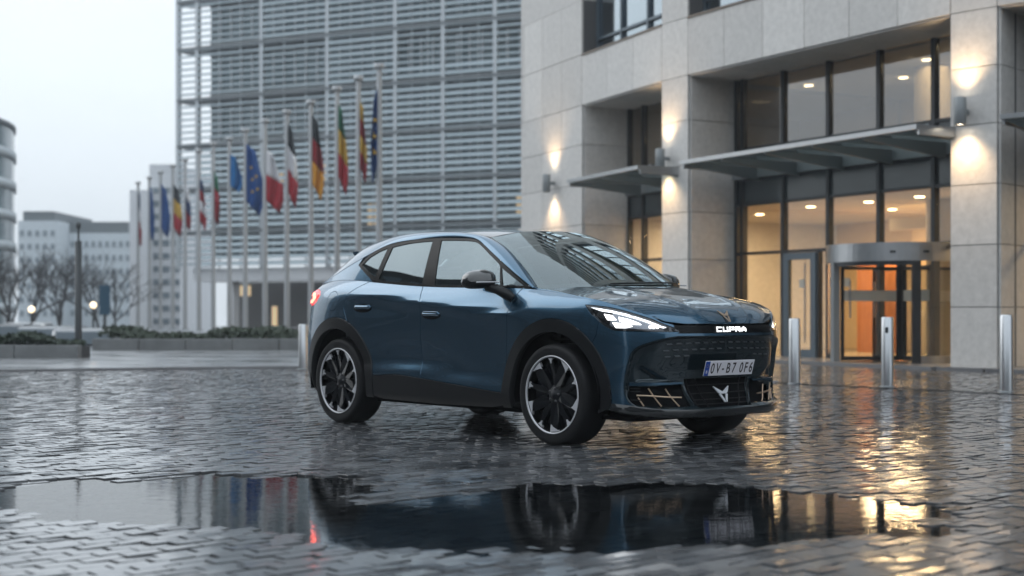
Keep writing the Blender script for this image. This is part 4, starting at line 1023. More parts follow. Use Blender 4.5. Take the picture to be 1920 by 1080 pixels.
for t0, t1 in ((.012, ts[0]), (ts[0], ts[1]), (t_door1, ts[2])): bpart(slab(lerp2(G2, G1, t0+.05/L_), lerp2(G2, G1, t1-.05/L_), .03, 2.17, 0, .012), 'pane', 'lobby_glass')
bpart(slab(lerp2(G2, G1, t_door1-.03/L_), lerp2(G2, G1, t_door1+.03/L_), .02, 2.2, -.05, .07), 'mullion', 'frame_dark')
# swing door
da, db = lerp2(G2, G1, t_door0+.05/L_), lerp2(G2, G1, t_door1-.035/L_); LD = np.hypot(*(db-da))
door = bpart(slab(da, lerp2(da, db, .16), .03, 2.16, -.07, .02), 'door', 'frame_blue')
for o_ in (slab(lerp2(da, db, .84), db, .03, 2.16, -.07, .02), slab(lerp2(da, db, .16), lerp2(da, db, .84), 2.02, 2.16, -.07, .02), slab(lerp2(da, db, .16), lerp2(da, db, .84), .03, .20, -.07, .02)):
    bp(o_.build('door_rail', 'frame_blue', bld))
bpart(slab(lerp2(da, db, .16), lerp2(da, db, .84), .20, 2.02, -.02, -.01), 'door_pane', 'lobby_glass')
hp = lerp2(da, db, .74)-nB*.12; bpart(MB().tube([(hp[0], hp[1], .35), (hp[0], hp[1], 1.95)], .018, 8), 'door_handle', 'steel')
# steel beam, canopy rows and band behind the canopy
bpart(slab(G2, G1, 3.79, 4.02, -.12, .02), 'canopy_beam', 'steel_paint')
bpart(slab(G2, G1, 4.02, 4.41, .0, .05), 'band_panel', 'band_glass')
def canopy(a, b, depth, h, nrib, skew=0.):
    n = inward(a, b); a, b = V2(a), V2(b); root = empty('glass_canopy', (float(a[0]), float(a[1]), h))
    inv = Matrix.Translation((-a[0], -a[1], -h))
    def cpt(mb, nm, m, bevel=0): o = mb.build(nm, m, root, bevel=bevel); o.matrix_parent_inverse = inv; return o
    L_ = np.hypot(*(b-a))
    for k in range(nrib-1):
        cpt(slab(lerp2(a, b, (k+.01)/(nrib-1)), lerp2(a, b, (k+.99)/(nrib-1)), h+.02, h+.035, .06, depth), 'glass_pane', 'canopy_glass')
    cpt(slab(a, b, h-.035, h+.045, -.02, .045), 'edge_rail', 'steel')
    for k in range(nrib):
        q = lerp2(a, b, min(max(k/(nrib-1), .012), .988)); t = unit(a, b)*.035
        p0, p1 = q+n*.05, q+n*depth
        prof = [(p0, h-.01), (p1, h-.01), (p1, h-.28), (p0, h-.07)]
        V = [(*(p-t), z) for p, z in prof]+[(*(p+t), z) for p, z in prof]
        mb = MB(); mb.add(V, [(0, 1, 2, 3), (7, 6, 5, 4)]+[(i, (i+1) % 4, 4+(i+1) % 4, 4+i) for i in range(4)]); cpt(mb, 'rib', 'beam_dark')
        if k < nrib: cpt(MB().tube([(*(q+n*.3), h+.03), (*(q+n*.3), h+.075)], .03, 8), 'glass_fitting', 'steel')
    for e, s in ((a, 1), (b, -1)):
        q = [e+n*.046, e+n*.046+unit(a, b)*s*.05, e+n*depth+unit(a, b)*s*.05, e+n*depth]
        cpt(MB().prism([tuple(p) for p in q], h-.12, h+.046), 'end_rail', 'steel')
    return root
cA = (DP(1276, 29.0), 29.0); cB = (DP(1720, 23.35), 23.35)
tag(canopy(cA, cB, 2.0, 4.0, 6), 'long glass and steel canopy above the revolving door', 'canopy')
cA2 = (DP(1064, 33.2), 33.2); cB2 = (DP(1197, 29.9), 29.9)
tag(canopy(cA2, cB2, 1.9, 4.0, 3), 'short glass canopy beside the blank granite wall', 'canopy')
cA3 = (DP(1876, 22.2), 22.2); cB3 = (11.6, 18.3)
tag(canopy(cA3, cB3, 1.9, 4.0, 5), 'glass canopy starting right of the pillar with the wall lamp', 'canopy')
# side bays glazing
nA = inward(P0R, P2L); g0, g2 = V2(P0R)+nA*D_REC, V2(P2L)+nA*D_REC
glazing(g0, g2, [.012, tpx(1208, g0, g2), .75], [(4.42, H_LIN-.03, 'upper_glass'), (3.24, 3.78, 'band_glass'), (2.2, 3.24, 'lobby_glass'), (.02, 2.2, 'lobby_glass')])
bpart(slab(g0, g2, 3.79, 4.02, -.12, .02), 'canopy_beam', 'steel_paint'); bpart(slab(g0, g2, 4.02, 4.41, 0, .05), 'band_panel', 'band_glass')
nC = inward(P1R, P3L); h1, h3 = V2(P1R)+nC*D_REC, V2(P3L)+nC*D_REC
glazing(h1, h3, [.012, .2, .4, .6, .8], [(4.42, H_LIN-.03, 'upper_glass'), (3.24, 3.78, 'band_glass'), (2.2, 3.24, 'lobby_glass'), (.02, 2.2, 'lobby_glass')])
nD = inward(P3R, P4L); bpart(slab(V2(P3R)+nD*D_REC, V2(P4L)+nD*D_REC, .02, H_LIN-.03, 0, .05), 'band_panel', 'band_glass')
# --- revolving door
rc = lerp2(G2, G1, tpx(1690, G2, G1)); RR = 1.34
rev = empty('revolving_door', (float(rc[0]), float(rc[1]), 0)); tag(rev, 'steel and glass revolving door drum in the lit lobby front', 'door')
fa = math.atan2(-rc[1], -rc[0])                     # direction to the square
def rot(deg): return fa-R(deg)*-1*-1
def cyl(r0, r1, a0, a1, z0, z1, n=16):
    A = [fa+R(-a) for a in np.linspace(a0, a1, n)]
    q = [(r1*math.cos(a), r1*math.sin(a)) for a in A]+[(r0*math.cos(a), r0*math.sin(a)) for a in A[::-1]]
    mb = MB()
    for i in range(n-1):
        mb.prism([q[i], q[i+1], q[2*n-2-i], q[2*n-1-i]], z0, z1)
    bmx = mb; return bmx
def ringmesh(r0, r1, a0, a1, z0, z1, n=16):
    A = [fa+R(-a) for a in np.linspace(a0, a1, n)]; V = []
    for a in A: V += [(r1*math.cos(a), r1*math.sin(a), z0), (r1*math.cos(a), r1*math.sin(a), z1), (r0*math.cos(a), r0*math.sin(a), z1), (r0*math.cos(a), r0*math.sin(a), z0)]
    F = [(4*i+j, 4*i+(j+1) % 4, 4*i+4+(j+1) % 4, 4*i+4+j) for i in range(n-1) for j in range(4)]+[(0, 1, 2, 3), (4*n-1, 4*n-2, 4*n-3, 4*n-4)]
    mb = MB(); mb.add(V, F); return mb
# angles measured clockwise seen from above, 0 = facing the square's middle; negative = left in the picture
SG_ = -1
ringmesh(RR-.12, RR+.03, 100, -100, 1.87, 2.20, 40).build('drum_band', 'steel', rev)
ringmesh(RR-.35, RR-.121, 100, -100, 1.90, 1.93, 40).build('drum_ceiling', 'frame_dark', rev)
o1, o2 = 64, -11                                    # opening
ringmesh(RR-.02, RR+.0, o2-3, -100, .18, 1.86, 24).build('curved_pane', 'lobby_glass', rev)
ringmesh(RR-.02, RR+.0, 100, o1+3, .18, 1.86, 16).build('curved_pane', 'lobby_glass', rev)
ringmesh(RR-.05, RR+.025, o2-3, -100, .03, .18, 24).build('drum_base', 'steel', rev)
for a in (o1, o2): ringmesh(RR-.09, RR+.035, a+3.2, a-3.2, .03, 1.869, 4).build('drum_post', 'steel_paint' if a > 0 else 'frame_dark', rev)
ringmesh(RR-.07, RR+.01, o1-3, o2+3, 1.79, 1.868, 24).build('door_head', 'frame_dark', rev)
ringmesh(RR-.9, RR-.0, o1-3, o2+3, .025, .05, 24).build('threshold', 'frame_dark', rev)
for a in (26, 116, 206, 296):
    d = np.array([math.cos(fa+R(a)), math.sin(fa+R(a))]); e = d*(RR-.14); t = np.array([-d[1], d[0]])
    def leaf(r0, r1, z0, z1, th, nm, m): q = [d*r0+t*th, d*r1+t*th, d*r1-t*th, d*r0-t*th]; return MB().prism([tuple(p) for p in q], z0, z1).build(nm, m, rev)
    lf = leaf(.06, RR-.2, .14, 1.74, .006, 'door_leaf', 'lobby_glass')
    leaf(.04, .10, .06, 1.86, .02, 'leaf_stile', 'frame_dark'); leaf(RR-.2, RR-.14, .06, 1.80, .02, 'leaf_stile', 'frame_dark')
    leaf(.10, RR-.2, .06, .14, .018, 'leaf_rail', 'frame_dark'); leaf(.10, RR-.2, 1.74, 1.80, .018, 'leaf_rail', 'frame_dark')
    leaf(.10, RR-.2, 1.16, 1.36, .009, 'frosted_band', 'frosted')
    q = d*(RR-.30)+t*.05; MB().tube([(*q, .85), (*q, 1.55)], .016, 8).build('push_bar', 'steel', rev)
for x in (18, -6): 
    d = np.array([math.cos(fa+R(x)), math.sin(fa+R(x))])*(RR+.035); MB().box((-.05, -.012, -.02), (.05, .012, .02)).build('sensor', 'frame_dark', rev, (d[0], d[1], 2.03), fa+R(x)+math.pi/2)
# --- lobby interior
def room(a, b, n, dep, z0, z1, wm='lobby_wall'):
    bpart(slab(a, b, z0-.05, z0, .15, dep), 'lobby_floor', 'lobby_floor'); bpart(slab(a, b, z1, z1+.04, .15, dep), 'lobby_ceiling', 'lobby_ceiling')
    bpart(slab(a, b, z0, z1, dep, dep+.1), 'lobby_wall', wm)
LBa, LBb = tuple(V2(g0)), tuple(V2(h3))
for a, b in ((g0, g2), (G2, G1), (h1, h3)):
    room(a, b, None, 6.2, .02, 3.24); room(a, b, None, 5.0, 4.40, 5.90)
# gaps between the bays
for a, b in ((g2, G2), (G1, h1)):
    bpart(slab(a, b, 0, 5.92, 6.0, 6.1), 'lobby_wall', 'lobby_wall'); bpart(slab(a, b, -.03, .018, .1, 6), 'lobby_floor', 'lobby_floor'); bpart(slab(a, b, 3.25, 3.28, .3, 6), 'lobby_ceiling', 'lobby_ceiling')
def inside(px, dep): t = tpx(px, G2, G1); return lerp2(G2, G1, t)+nB*dep
def iobj(mb, nm, m, bevel=0): return bpart(mb, nm, m, None, bevel)
c = inside(1600, 2.6); iobj(MB().lathe([(.42, .02), (.42, 3.24)], 24, 'z', Matrix.Translation((*c, 0))), 'lobby_column', 'lobby_column')
c = inside(1600, 2.2); iobj(MB().lathe([(.38, 4.4), (.38, 5.9)], 24, 'z', Matrix.Translation((*c, 0))), 'lobby_column', 'lobby_column')
_a, _b = G2+nB*4.2, G1+nB*4.2; wa, wb = lerp2(_a, _b, tpx(1610, _a, _b)), lerp2(_a, _b, tpx(1688, _a, _b)); iobj(slab(wa, wb, .02, 2.5, -.05, .1), 'wood_panel', 'wood_panel')
for p0, p1, z0, z1, dp in ((1600, 1800, 2.62, 3.0, 3.4), (1470, 1540, 2.72, 2.98, 3.0)):
    iobj(slab(inside(p0, dp), inside(p1, dp), z0, z1, 0, .12), 'bulkhead', 'bulkhead_cream')
iobj(slab(inside(1440, 4.5), inside(1515, 4.5), .02, 1.15, 0, .4), 'reception_desk', 'lobby_column')
iobj(slab(inside(1425, 5.9), inside(1500, 5.9), .5, 1.9, 0, .05), 'wall_panel', 'lobby_ceiling')
iobj(slab(inside(1480, 5.8), inside(1488, 5.8), 1.0, 1.35, 0, .05), 'notice', 'frame_dark'); iobj(slab(inside(1455, 5.8), inside(1464, 5.8), .75, 1.1, 0, .05), 'notice', 'frame_dark')
for px in (1745, 1760):
    c = inside(px, 2.2); iobj(MB().lathe([(.09, .02), (.09, .95), (0, .96)], 14, 'z', Matrix.Translation((*c, 0))), 'turnstile', 'steel')
for px in (1385, 1450, 1530, 1700, 1790):
    c = inside(px, 6.05); iobj(slab(c, c+unit(G2, G1)*.35, .02, 3.22, -.08, .12), 'pilaster', 'lobby_column')
for px, z0, z1 in ((1415, 1.2, 2.1), (1560, 1.1, 2.2), (1760, 1.2, 2.0)):
    c = inside(px, 6.1); iobj(slab(c, c+unit(G2, G1)*.7, z0, z1, -.03, .05), 'picture_panel', 'wood_panel')
for px in (1500, 1585): 
    c = inside(px, -.02); iobj(slab(c, c+unit(G2, G1)*.16, 1.45, 1.62, -.004, .0), 'door_sticker', 'frosted')
def area_lamp(x, y, z, e, size, col=(1, .69, .37)):
    l = bpy.data.lights.new('lobby_lamp', 'AREA'); l.energy = e; l.size = size; l.color = col; o = bpy.data.objects.new('lobby_lamp', l); link(o); o.location = (x, y, z); return o
def downlight(px, dep, z, e, a=G2, b=G1):
    c = inside(px, dep); iobj(MB().lathe([(.0, z-.012), (.09, z-.012), (.10, z), (.0, z)], 14, 'z', Matrix.Translation((*c, 0))), 'downlight', 'warm_lamp')
    if e: area_lamp(c[0], c[1], z-.03, e, 1.2)
for px, dep in ((1420, 1.5), (1520, 1.6), (1620, 1.5), (1720, 1.5), (1440, 3.6), (1540, 4.6), (1640, 3.6), (1740, 4.4)): downlight(px, dep, 3.235, 290 if dep > 2 else 0)
for px, dep in ((1410, 1.6), (1520, 2.6), (1640, 1.4), (1700, 2.3), (1765, 1.0)): downlight(px, dep, 5.89, 46)
for f in (.25, .7):
    c = lerp2(g0, g2, f)+nA*2; iobj(MB().lathe([(0, 3.225), (.09, 3.225), (.1, 3.236), (0, 3.236)], 14, 'z', Matrix.Translation((*c, 0))), 'downlight', 'warm_lamp'); area_lamp(c[0], c[1], 3.2, 95, .9)
    c = lerp2(h1, h3, f)+nC*2; iobj(MB().lathe([(0, 3.225), (.09, 3.225), (.1, 3.236), (0, 3.236)], 14, 'z', Matrix.Translation((*c, 0))), 'downlight', 'warm_lamp'); area_lamp(c[0], c[1], 3.2, 95, .9)
    c = lerp2(g0, g2, f)+nA*2; area_lamp(c[0], c[1], 5.86, 8, .4)
# --- wall lamps throwing light up and down
def wall_lamp(px, ytop, ybot, a, b, label, e=95):
    t = tpx(px, a, b); n = inward(a, b); w = lerp2(a, b, t); z0, z1 = HT(ybot, w[1]-.2), HT(ytop, w[1]-.2); c = w-n*.27
    root = empty('wall_lamp', (float(c[0]), float(c[1]), z0)); tag(root, label, 'lamp', 'up and down wall lamps on the granite pillars'); hgt = z1-z0
    MB().lathe([(.080, .02), (.092, .0), (.10, .01), (.10, hgt-.01), (.092, hgt), (.080, hgt-.02)], 24).build('lamp_body', 'steel_paint', root)
    MB().lathe([(0, .018), (.078, .018)], 20).build('lamp_lens', 'sconce_glow', root); MB().lathe([(0, hgt-.018), (.078, hgt-.018)], 20).build('lamp_lens', 'sconce_glow', root)
    ang = math.atan2(n[1], n[0]); MB().box((.09, -.03, hgt*.42), (.235, .03, hgt*.60)).build('bracket', 'steel_paint', root).rotation_euler = (0, 0, ang)
    for z, up in ((z0-.03, 0), (z1+.03, 1)):
        l = bpy.data.lights.new('wall_lamp_light', 'SPOT'); l.energy = e*(1.25 if not up else 1.); l.color = (1, .68, .38); l.spot_size = R(112); l.spot_blend = 1.; l.shadow_soft_size = .10
        o = bpy.data.objects.new('wall_lamp_light', l); link(o); o.location = (*c, z)
        tl = Vector((n[0]*.05, n[1]*.05, 1 if up else -1)); o.rotation_euler = (-tl).to_track_quat('Z', 'Y').to_euler()
wall_lamp(1816, 182, 234, P1L, P1R, 'grey cylinder wall lamp on the pillar beside the revolving door')
wall_lamp(1257, 278, 315, P2L, P2R, 'grey cylinder wall lamp on the pillar between the two canopies')
wall_lamp(1043, 326, 360, E0, P0R, 'grey cylinder wall lamp on the blank granite wall')
# light strip kerb in front of the doors
for a, b in ((P2R, P1L), (P1L, P1R), (P1R, P3L), (P0R, P2L)):
    o = slab(a, b, -.02, .05, -.50, D_REC+.1).build('threshold_slab', 'kerb_stone', bld); bp(o)
# --- bollards
mat('bollard_steel', (.50, .51, .52), .30, .95, var=.10, vscale=5, stretch=(1, 1, .2))
for px, pb, pt in ((1490, 720, 597), (1664, 725.5, 594.5), (1887, 735, 590), (568.5, 692, 608)):
    x, z = GP(px, pb); h = HT(pt, z)
    b = empty('bollard', (x, z, 0)); tag(b, {568.5: 'brushed steel bollard at the kerb behind the tail of the blue car', 1490: 'brushed steel bollard beside the front of the blue car', 1664: 'steel bollard with a small dark sticker before the revolving door', 1887: 'brushed steel bollard before the granite pillar with the wall lamp'}[px], 'bollard', 'bollards along the kerb')
    MB().lathe([(.078, 0), (.078, h-.012), (.070, h), (0, h)], 24).build('post', 'bollard_steel', b); MB().lathe([(.10, 0), (.10, .012), (.078, .014)], 24).build('base_ring', 'steel_paint', b)
    if px == 1664: MB().box((-.05, -.082, h-.2), (-.01, -.076, h-.13)).build('sticker', 'frame_dark', b)
# channel line through the bollards
jl = [(p[0]-.06, p[1]-.12) for p in KERB if 3.3 < p[0] < 12]
mb = MB(); 
for a, b in zip(jl[:-1], jl[1:]):
    d = unit(a, b); n = np.array([-d[1], d[0]]); mb.prism([tuple(V2(a)-n*.025), tuple(V2(b)-n*.025), tuple(V2(b)+n*.025), tuple(V2(a)+n*.025)], .004, .012)
o = mb.build('drain_channel', 'frame_dark', pz)
# ---------------------------------------------------------------- louvred office block, flags, far street
mat('louvre', (.31, .37, .40), .35, .5, var=.06, vscale=1.5)
mat('louvre_frame', (.44, .47, .49), .4, .4)
mat('gallery', (.13, .145, .155), .5)
mat('office_glass', (.085, .135, .15), .12, 0, .6, var=.3, vscale=.25)
mat('office_wall', (.26, .29, .30), .6)
mat('white_wall', (.70, .71, .73), .7, var=.05, vscale=.3)
mat('far_wall', (.55, .60, .63), .8, var=.06, vscale=.2)
mat('far_window', (.20, .24, .27), .2)
mat('roof_dark', (.12, .14, .15), .7)
mat('lit_window', (.9, .7, .4), .5, emit=(1, .72, .40), estr=.45)
mat('brown_wall', (.09, .085, .08), .6)
mat('curved_glass', (.22, .28, .31), .12, 0, .6)
mat('pole_white', (.42, .43, .44), .35, .3)
mat('bark', (.045, .045, .048), .9)
mat('hedge', (.035, .05, .032), .8, var=.3, vscale=9)
mat('ivy', (.03, .045, .03), .8, var=.3, vscale=9)
mat('lamp_globe', (1, .95, .85), .4, emit=(1, .76, .48), estr=2.2)
mat('head_glow', (1, .95, .85), .4, emit=(1, .86, .66), estr=3.2)
mat('brake_glow', (1, .3, .25), .4, emit=(1, .36, .28), estr=2.0)
mat('far_paint_dark', (.03, .035, .04), .3, coat=.6); mat('far_paint_grey', (.16, .17, .18), .3, coat=.6); mat('far_paint_white', (.5, .5, .5), .3, coat=.6)
mat('sign_blue', (.015, .07, .12), .5)
mat('post_dark', (.03, .035, .038), .5)
def rooted(name, x, y, z=0):
    r = empty(name, (x, y, z)); inv = Matrix.Translation((-x, -y, -z))
    def add(mb, nm, m, bevel=0): o = mb.build(nm, m, r, bevel=bevel); o.matrix_parent_inverse = inv; return o
    return r, add, inv
# --- louvred block: facade line from BL (far left) to BR (hidden behind the stone building)
BL = np.array([DP(334, 108.), 108.]); BR_ = np.array([DP(931, 96.), 96.]); dB = unit(BL, BR_); BR = BL+dB*33.0
ber, badd, binv = rooted('louvred_office_block', float(BL[0]), float(BL[1]))
tag(ber, 'large office block wrapped in horizontal metal louvres behind the flags', 'building')
def bt(px): return tpx(px, BL, BR)
LB = np.hypot(*(BR-BL)); nb = inward(BL, BR)
bays = [bt(p) for p in (334, 370.5, 491, 614.5, 742, 831.5, 929)]+[1.0]
FL = [4.25, 6.95, 10.2, 13.5, 16.95, 20.8, 24.4, 28.0, 31.6, 35.2, 38.8]
gl0 = bays[1]
# glass wall behind, floor by floor, with blind wall bands
for k, (z0, z1) in enumerate(zip(FL[:-1], FL[1:])):
    badd(slab(lerp2(BL, BR, gl0), BR, z0+.9, z1-.45, 1.6, 1.7), 'window_band', 'office_glass')
    badd(slab(lerp2(BL, BR, gl0), BR, z1-.45, z1+.9 if k < len(FL)-2 else z1, 1.5, 1.9), 'wall_band', 'office_wall')
    badd(slab(BL, BR, z1-.14, z1+.10, -.10 if False else .25, 1.5), 'gallery', 'gallery'); badd(slab(BL, BR, z1-.10, z1+.12, -.16, -.13), 'gallery_edge', 'gallery')
    if z0 < 25:
        for j in range(1, 32): 
            t = gl0+(1-gl0)*j/32; badd(slab(lerp2(BL, BR, t-.0025), lerp2(BL, BR, t+.0025), z0+.9, z1-.45, 1.5, 1.598), 'window_mullion', 'louvre_frame')
# vertical frames of the screen
for t in bays[:-1]: badd(slab(lerp2(BL, BR, t-.0042), lerp2(BL, BR, t+.0042), 4.2, 39, -.12, .24), 'screen_frame', 'louvre_frame')
for t0, t1 in zip(bays[1:-1], bays[2:]):
    for f in (1/3, 2/3): t = t0+(t1-t0)*f; badd(slab(lerp2(BL, BR, t-.0012), lerp2(BL, BR, t+.0012), 4.2, 25.5, .02, .12), 'screen_rod', 'louvre_frame')
# louvres, one object each: open (thin) blades on the upper left bays, closed (broad) ones elsewhere
LV = {}
rowz = np.arange(4.55, 25.2, .475)
for bi, (t0, t1) in enumerate(zip(bays[:-1], bays[1:])):
    if bi == 6 and False: continue
    a, b = lerp2(BL, BR, t0+.0045), lerp2(BL, BR, t1-.0045); Lw = np.hypot(*(b-a)); c = (a+b)/2
    for z in rowz:
        opened = bi == 0 or (bi in (1, 2) and z > 13.4 and not (bi == 2 and z > 20.9)) or (bi in (4, 5, 6) and (17.9 < z < 20.3))
        key = (bi, opened)
        if key not in LV:
            LV[key] = MB().box((-Lw/2, -.09 if not opened else -.13, -.16 if not opened else -.06), (Lw/2, .0, .16 if not opened else .06)).build('louvre', 'louvre', ber); o = LV[key]
        else: o = copyobj(LV[key], ber)
        o.matrix_parent_inverse = binv
        o.location = (c[0], c[1], z); o.rotation_euler = (0, 0, math.atan2(dB[1], dB[0]))
        o.rotation_euler = (Matrix.Rotation(math.atan2(dB[1], dB[0]), 4, 'Z') @ Matrix.Rotation(R(-32 if not opened else -8), 4, 'X')).to_euler()
badd(slab(BL, BR, 25.4, 39, .0, .1), 'upper_screen', 'louvre')
# base: white band, dark undercroft, columns, lit openings
badd(slab(lerp2(BL, BR, gl0-.02), BR, 3.25, 4.22, .3, 3), 'base_band', 'white_wall')
badd(slab(lerp2(BL, BR, gl0), BR, -.9, 3.25, 4.0, 4.3), 'undercroft_wall', 'brown_wall')
for px in (422, 610): t = bt(px); badd(slab(lerp2(BL, BR, t-.008), lerp2(BL, BR, t+.008), -.9, 3.25, .6, 1.4), 'column', 'white_wall')
for px, w, z0, z1 in ((400, .03, 2.2, 3.0), (456, .014, -.2, 1.4)): 
    t = bt(px); badd(slab(lerp2(BL, BR, t-w/2), lerp2(BL, BR, t+w/2), z0, z1, 3.9, 3.96), 'lit_opening', 'lit_window')
for px, py, w, h in ((512, 335, .008, 1.6), (590, 318, .010, 1.4), (680, 405, .010, 1.9), (960, 378, .008, 1.5)):
    t = bt(px); zc = HT(py, lerp2(BL, BR, t)[1]); badd(slab(lerp2(BL, BR, t-w), lerp2(BL, BR, t+w), zc-h/2, zc+h/2, 1.2, 1.3), 'lit_window', 'lit_window')
# --- pale slab building left of it
def block(name, px0, px1, ytop, z, depth, base, wallm, label, rows=0, cols=0, wy=(0, 0), ww=.6, wh=.5, roof=None, group=None):
    x0, x1 = DP(px0, z), DP(px1, z); h = HT(ytop, z); r, add, inv = rooted(name, x0, z, base); tag(r, label, 'building', group)
    add(MB().box((x0, z, base), (x1, z+depth, h)), 'wall', wallm)
    if roof: add(MB().box((x0+.4, z+.3, h), (x1-.4, z+depth-.3, h+roof)), 'roof', 'roof_dark')
    if rows:
        first = None; ya, yb = wy
        for i in range(rows):
            zc = HT(ya+(yb-ya)*(i+.5)/rows, z); hh = abs(HT(ya, z)-HT(yb, z))/rows*wh
            for j in range(cols):
                xc = x0+(x1-x0)*(j+.5)/cols; w = (x1-x0)/cols*ww
                if first is None: first = add(MB().box((-w/2, -.06, -hh/2), (w/2, .05, hh/2)), 'window', 'far_window'); o = first
                else: o = copyobj(first, r)
                o.matrix_parent_inverse = inv; o.location = (xc, z, zc)
    return r
block('apartment_building', 280, 338, 308, 118, 12, -.92, 'white_wall', 'pale office slab with window bands behind the farthest flags', 11, 3, (345, 615), .86, .45)
block('stair_tower', 243, 282, 356, 117, 10, -.92, 'white_wall', 'blank white stair tower beside the farthest flag')
block('apartment_building', 104, 246, 437, 150, 14, -.92, 'far_wall', 'long pale apartment building beyond the dark street post', 6, 11, (445, 600), .5, .42, roof=1.2)
block('apartment_building', 34, 106, 414, 146, 14, -.92, 'far_wall', 'taller pale apartment house next to the curved glass block', 7, 5, (425, 600), .5, .42, roof=1.0)
# --- curved glass block on the left edge
cx, cz, cr_ = DP(20, 84)-14.6, 84., 14.0
cg, cadd, cinv = rooted('curved_glass_block', cx, cz, -.92); tag(cg, 'curved glass office block with dark floor bands beside the bare trees', 'building')
topz = HT(232, 84)
for k in range(7):
    z0 = -.92+(topz+.92)*k/7; z1 = -.92+(topz+.92)*(k+1)/7; M = Matrix.Translation((cx, cz, 0))
    cadd(MB().lathe([(cr_, z0+.55), (cr_, z1)], 64, 'z', M), 'window_band', 'curved_glass'); cadd(MB().lathe([(cr_-.05, z0), (cr_+.12, z0), (cr_+.12, z0+.55), (cr_-.05, z0+.55)], 64, 'z', M), 'floor_band', 'far_wall')
cadd(MB().lathe([(0, topz), (cr_+.1, topz), (cr_+.1, topz+.3), (0, topz+.3)], 64, 'z', Matrix.Translation((cx, cz, 0))), 'roof', 'roof_dark')
# --- blocks round the rest of the square (seen mirrored in the paint and glass)
def side_block(name, a, b, h, m, label, floors=5):
    a, b = V2(a), V2(b); r, add, inv = rooted(name, float(a[0]), float(a[1]), -.92); tag(r, label, 'building')
    add(slab(a, b, -.92, h, 0, 9), 'wall', m); L_ = np.hypot(*(b-a)); n = int(L_/3.2)
    first = None; ang = math.atan2(*(unit(a, b)[::-1])); hh = (h-1.5)/floors
    for i in range(floors):
        for j in range(n):
            c = lerp2(a, b, (j+.5)/n)
            if first is None: first = add(MB().box((-.95, -.05, -hh*.30), (.95, .06, hh*.30)), 'window', 'far_window'); o = first
            else: o = copyobj(first, r)
            o.matrix_parent_inverse = inv; o.location = (c[0], c[1], 1.0+hh*(i+.5)); o.rotation_euler = (0, 0, ang)
side_block('office_tower', (-33, 0), (-36, 30), 19, 'brown_wall', 'dark office tower beside the square, mirrored in the rear side window', 7)
side_block('town_house', (-35, -40), (-36, -1), 12, 'brown_wall', 'dark brick office row facing the square, mirrored in the car doors', 4)
side_block('office_row', (19.6, 14.2), (44, 2), 24, 'brown_wall', 'dark office row continuing past the granite building, mirrored in the car nose', 6)
side_block('town_house', (40, -40), (-30, -42), 15, 'brown_wall', 'dark brick office row behind the square, mirrored in the lobby glass', 4)
# --- flagpoles with flags
FLAGC = {'blue': (.006, .055, .21), 'sky': (.01, .13, .34), 'red': (.32, .018, .028), 'yellow': (.48, .30, .05), 'green': (.012, .12, .06), 'black': (.02, .025, .03), 'white': (.62, .62, .64), 'gold': (.55, .25, .03), 'navy': (.012, .03, .10), 'dred': (.22, .015, .02)}
for k, c in FLAGC.items(): mat('flag_'+k, c, .75, 0, .2)
POLES = [(711, 128), (672, 150), (632, 170), (583, 195), (538, 213), (497, 230), (460, 247), (430, 263), (400, 272), (373, 285), (347, 302), (324, 313), (301, 325), (280, 335), (259, 345)]
# colours from the hoist downwards as the cloth hangs, pixel box of the hanging cloth, stars
FLAGS = [(['blue'], 697, 718, 168, 348, 1, 'blue flag with gold stars hanging before the louvres, hoisted on the tallest-looking pole'), (['yellow', 'dred', 'yellow', 'dred'], 672, 689, 190, 345, 0, 'limp yellow and red flag next to the starred blue flag'), (['green', 'yellow', 'red'], 634, 653, 196, 366, 0, 'limp green, yellow and red flag'), (['black', 'dred', 'gold'], 586, 609, 215, 378, 0, 'limp black, red and gold flag'),
         (['black', 'white', 'red'], 541, 558, 232, 392, 0, 'limp black, white and red flag'), (['white', 'red'], 499, 532, 280, 400, 0, 'white and red flag blowing out from its pole'), (['blue'], 463, 496, 270, 406, 1, 'blue flag with gold stars beside the plain blue flag'), (['sky'], 433, 456, 290, 363, 0, 'small plain bright blue flag'), (['green', 'red', 'dred'], 396, 413, 322, 430, 0, 'limp green and red flag'),
         (['navy', 'red', 'white', 'red'], 374, 389, 335, 433, 0, 'limp flag, blue on top then red and white'), (['white', 'navy', 'dred'], 347, 358, 346, 436, 0, 'limp white, blue and dark red flag'), (['black', 'yellow', 'red'], 321, 342, 345, 446, 0, 'limp black, yellow and red flag near the pale slab building'), (['blue'], 302, 319, 345, 449, 0, 'limp plain dark blue flag before the pale slab building'), (['blue'], 276, 289, 350, 456, 0, 'limp plain dark blue flag beside the white stair tower'), (['navy', 'white', 'red'], 254, 266, 358, 462, 0, 'faint blue, white and red flag in front of the white stair tower')]
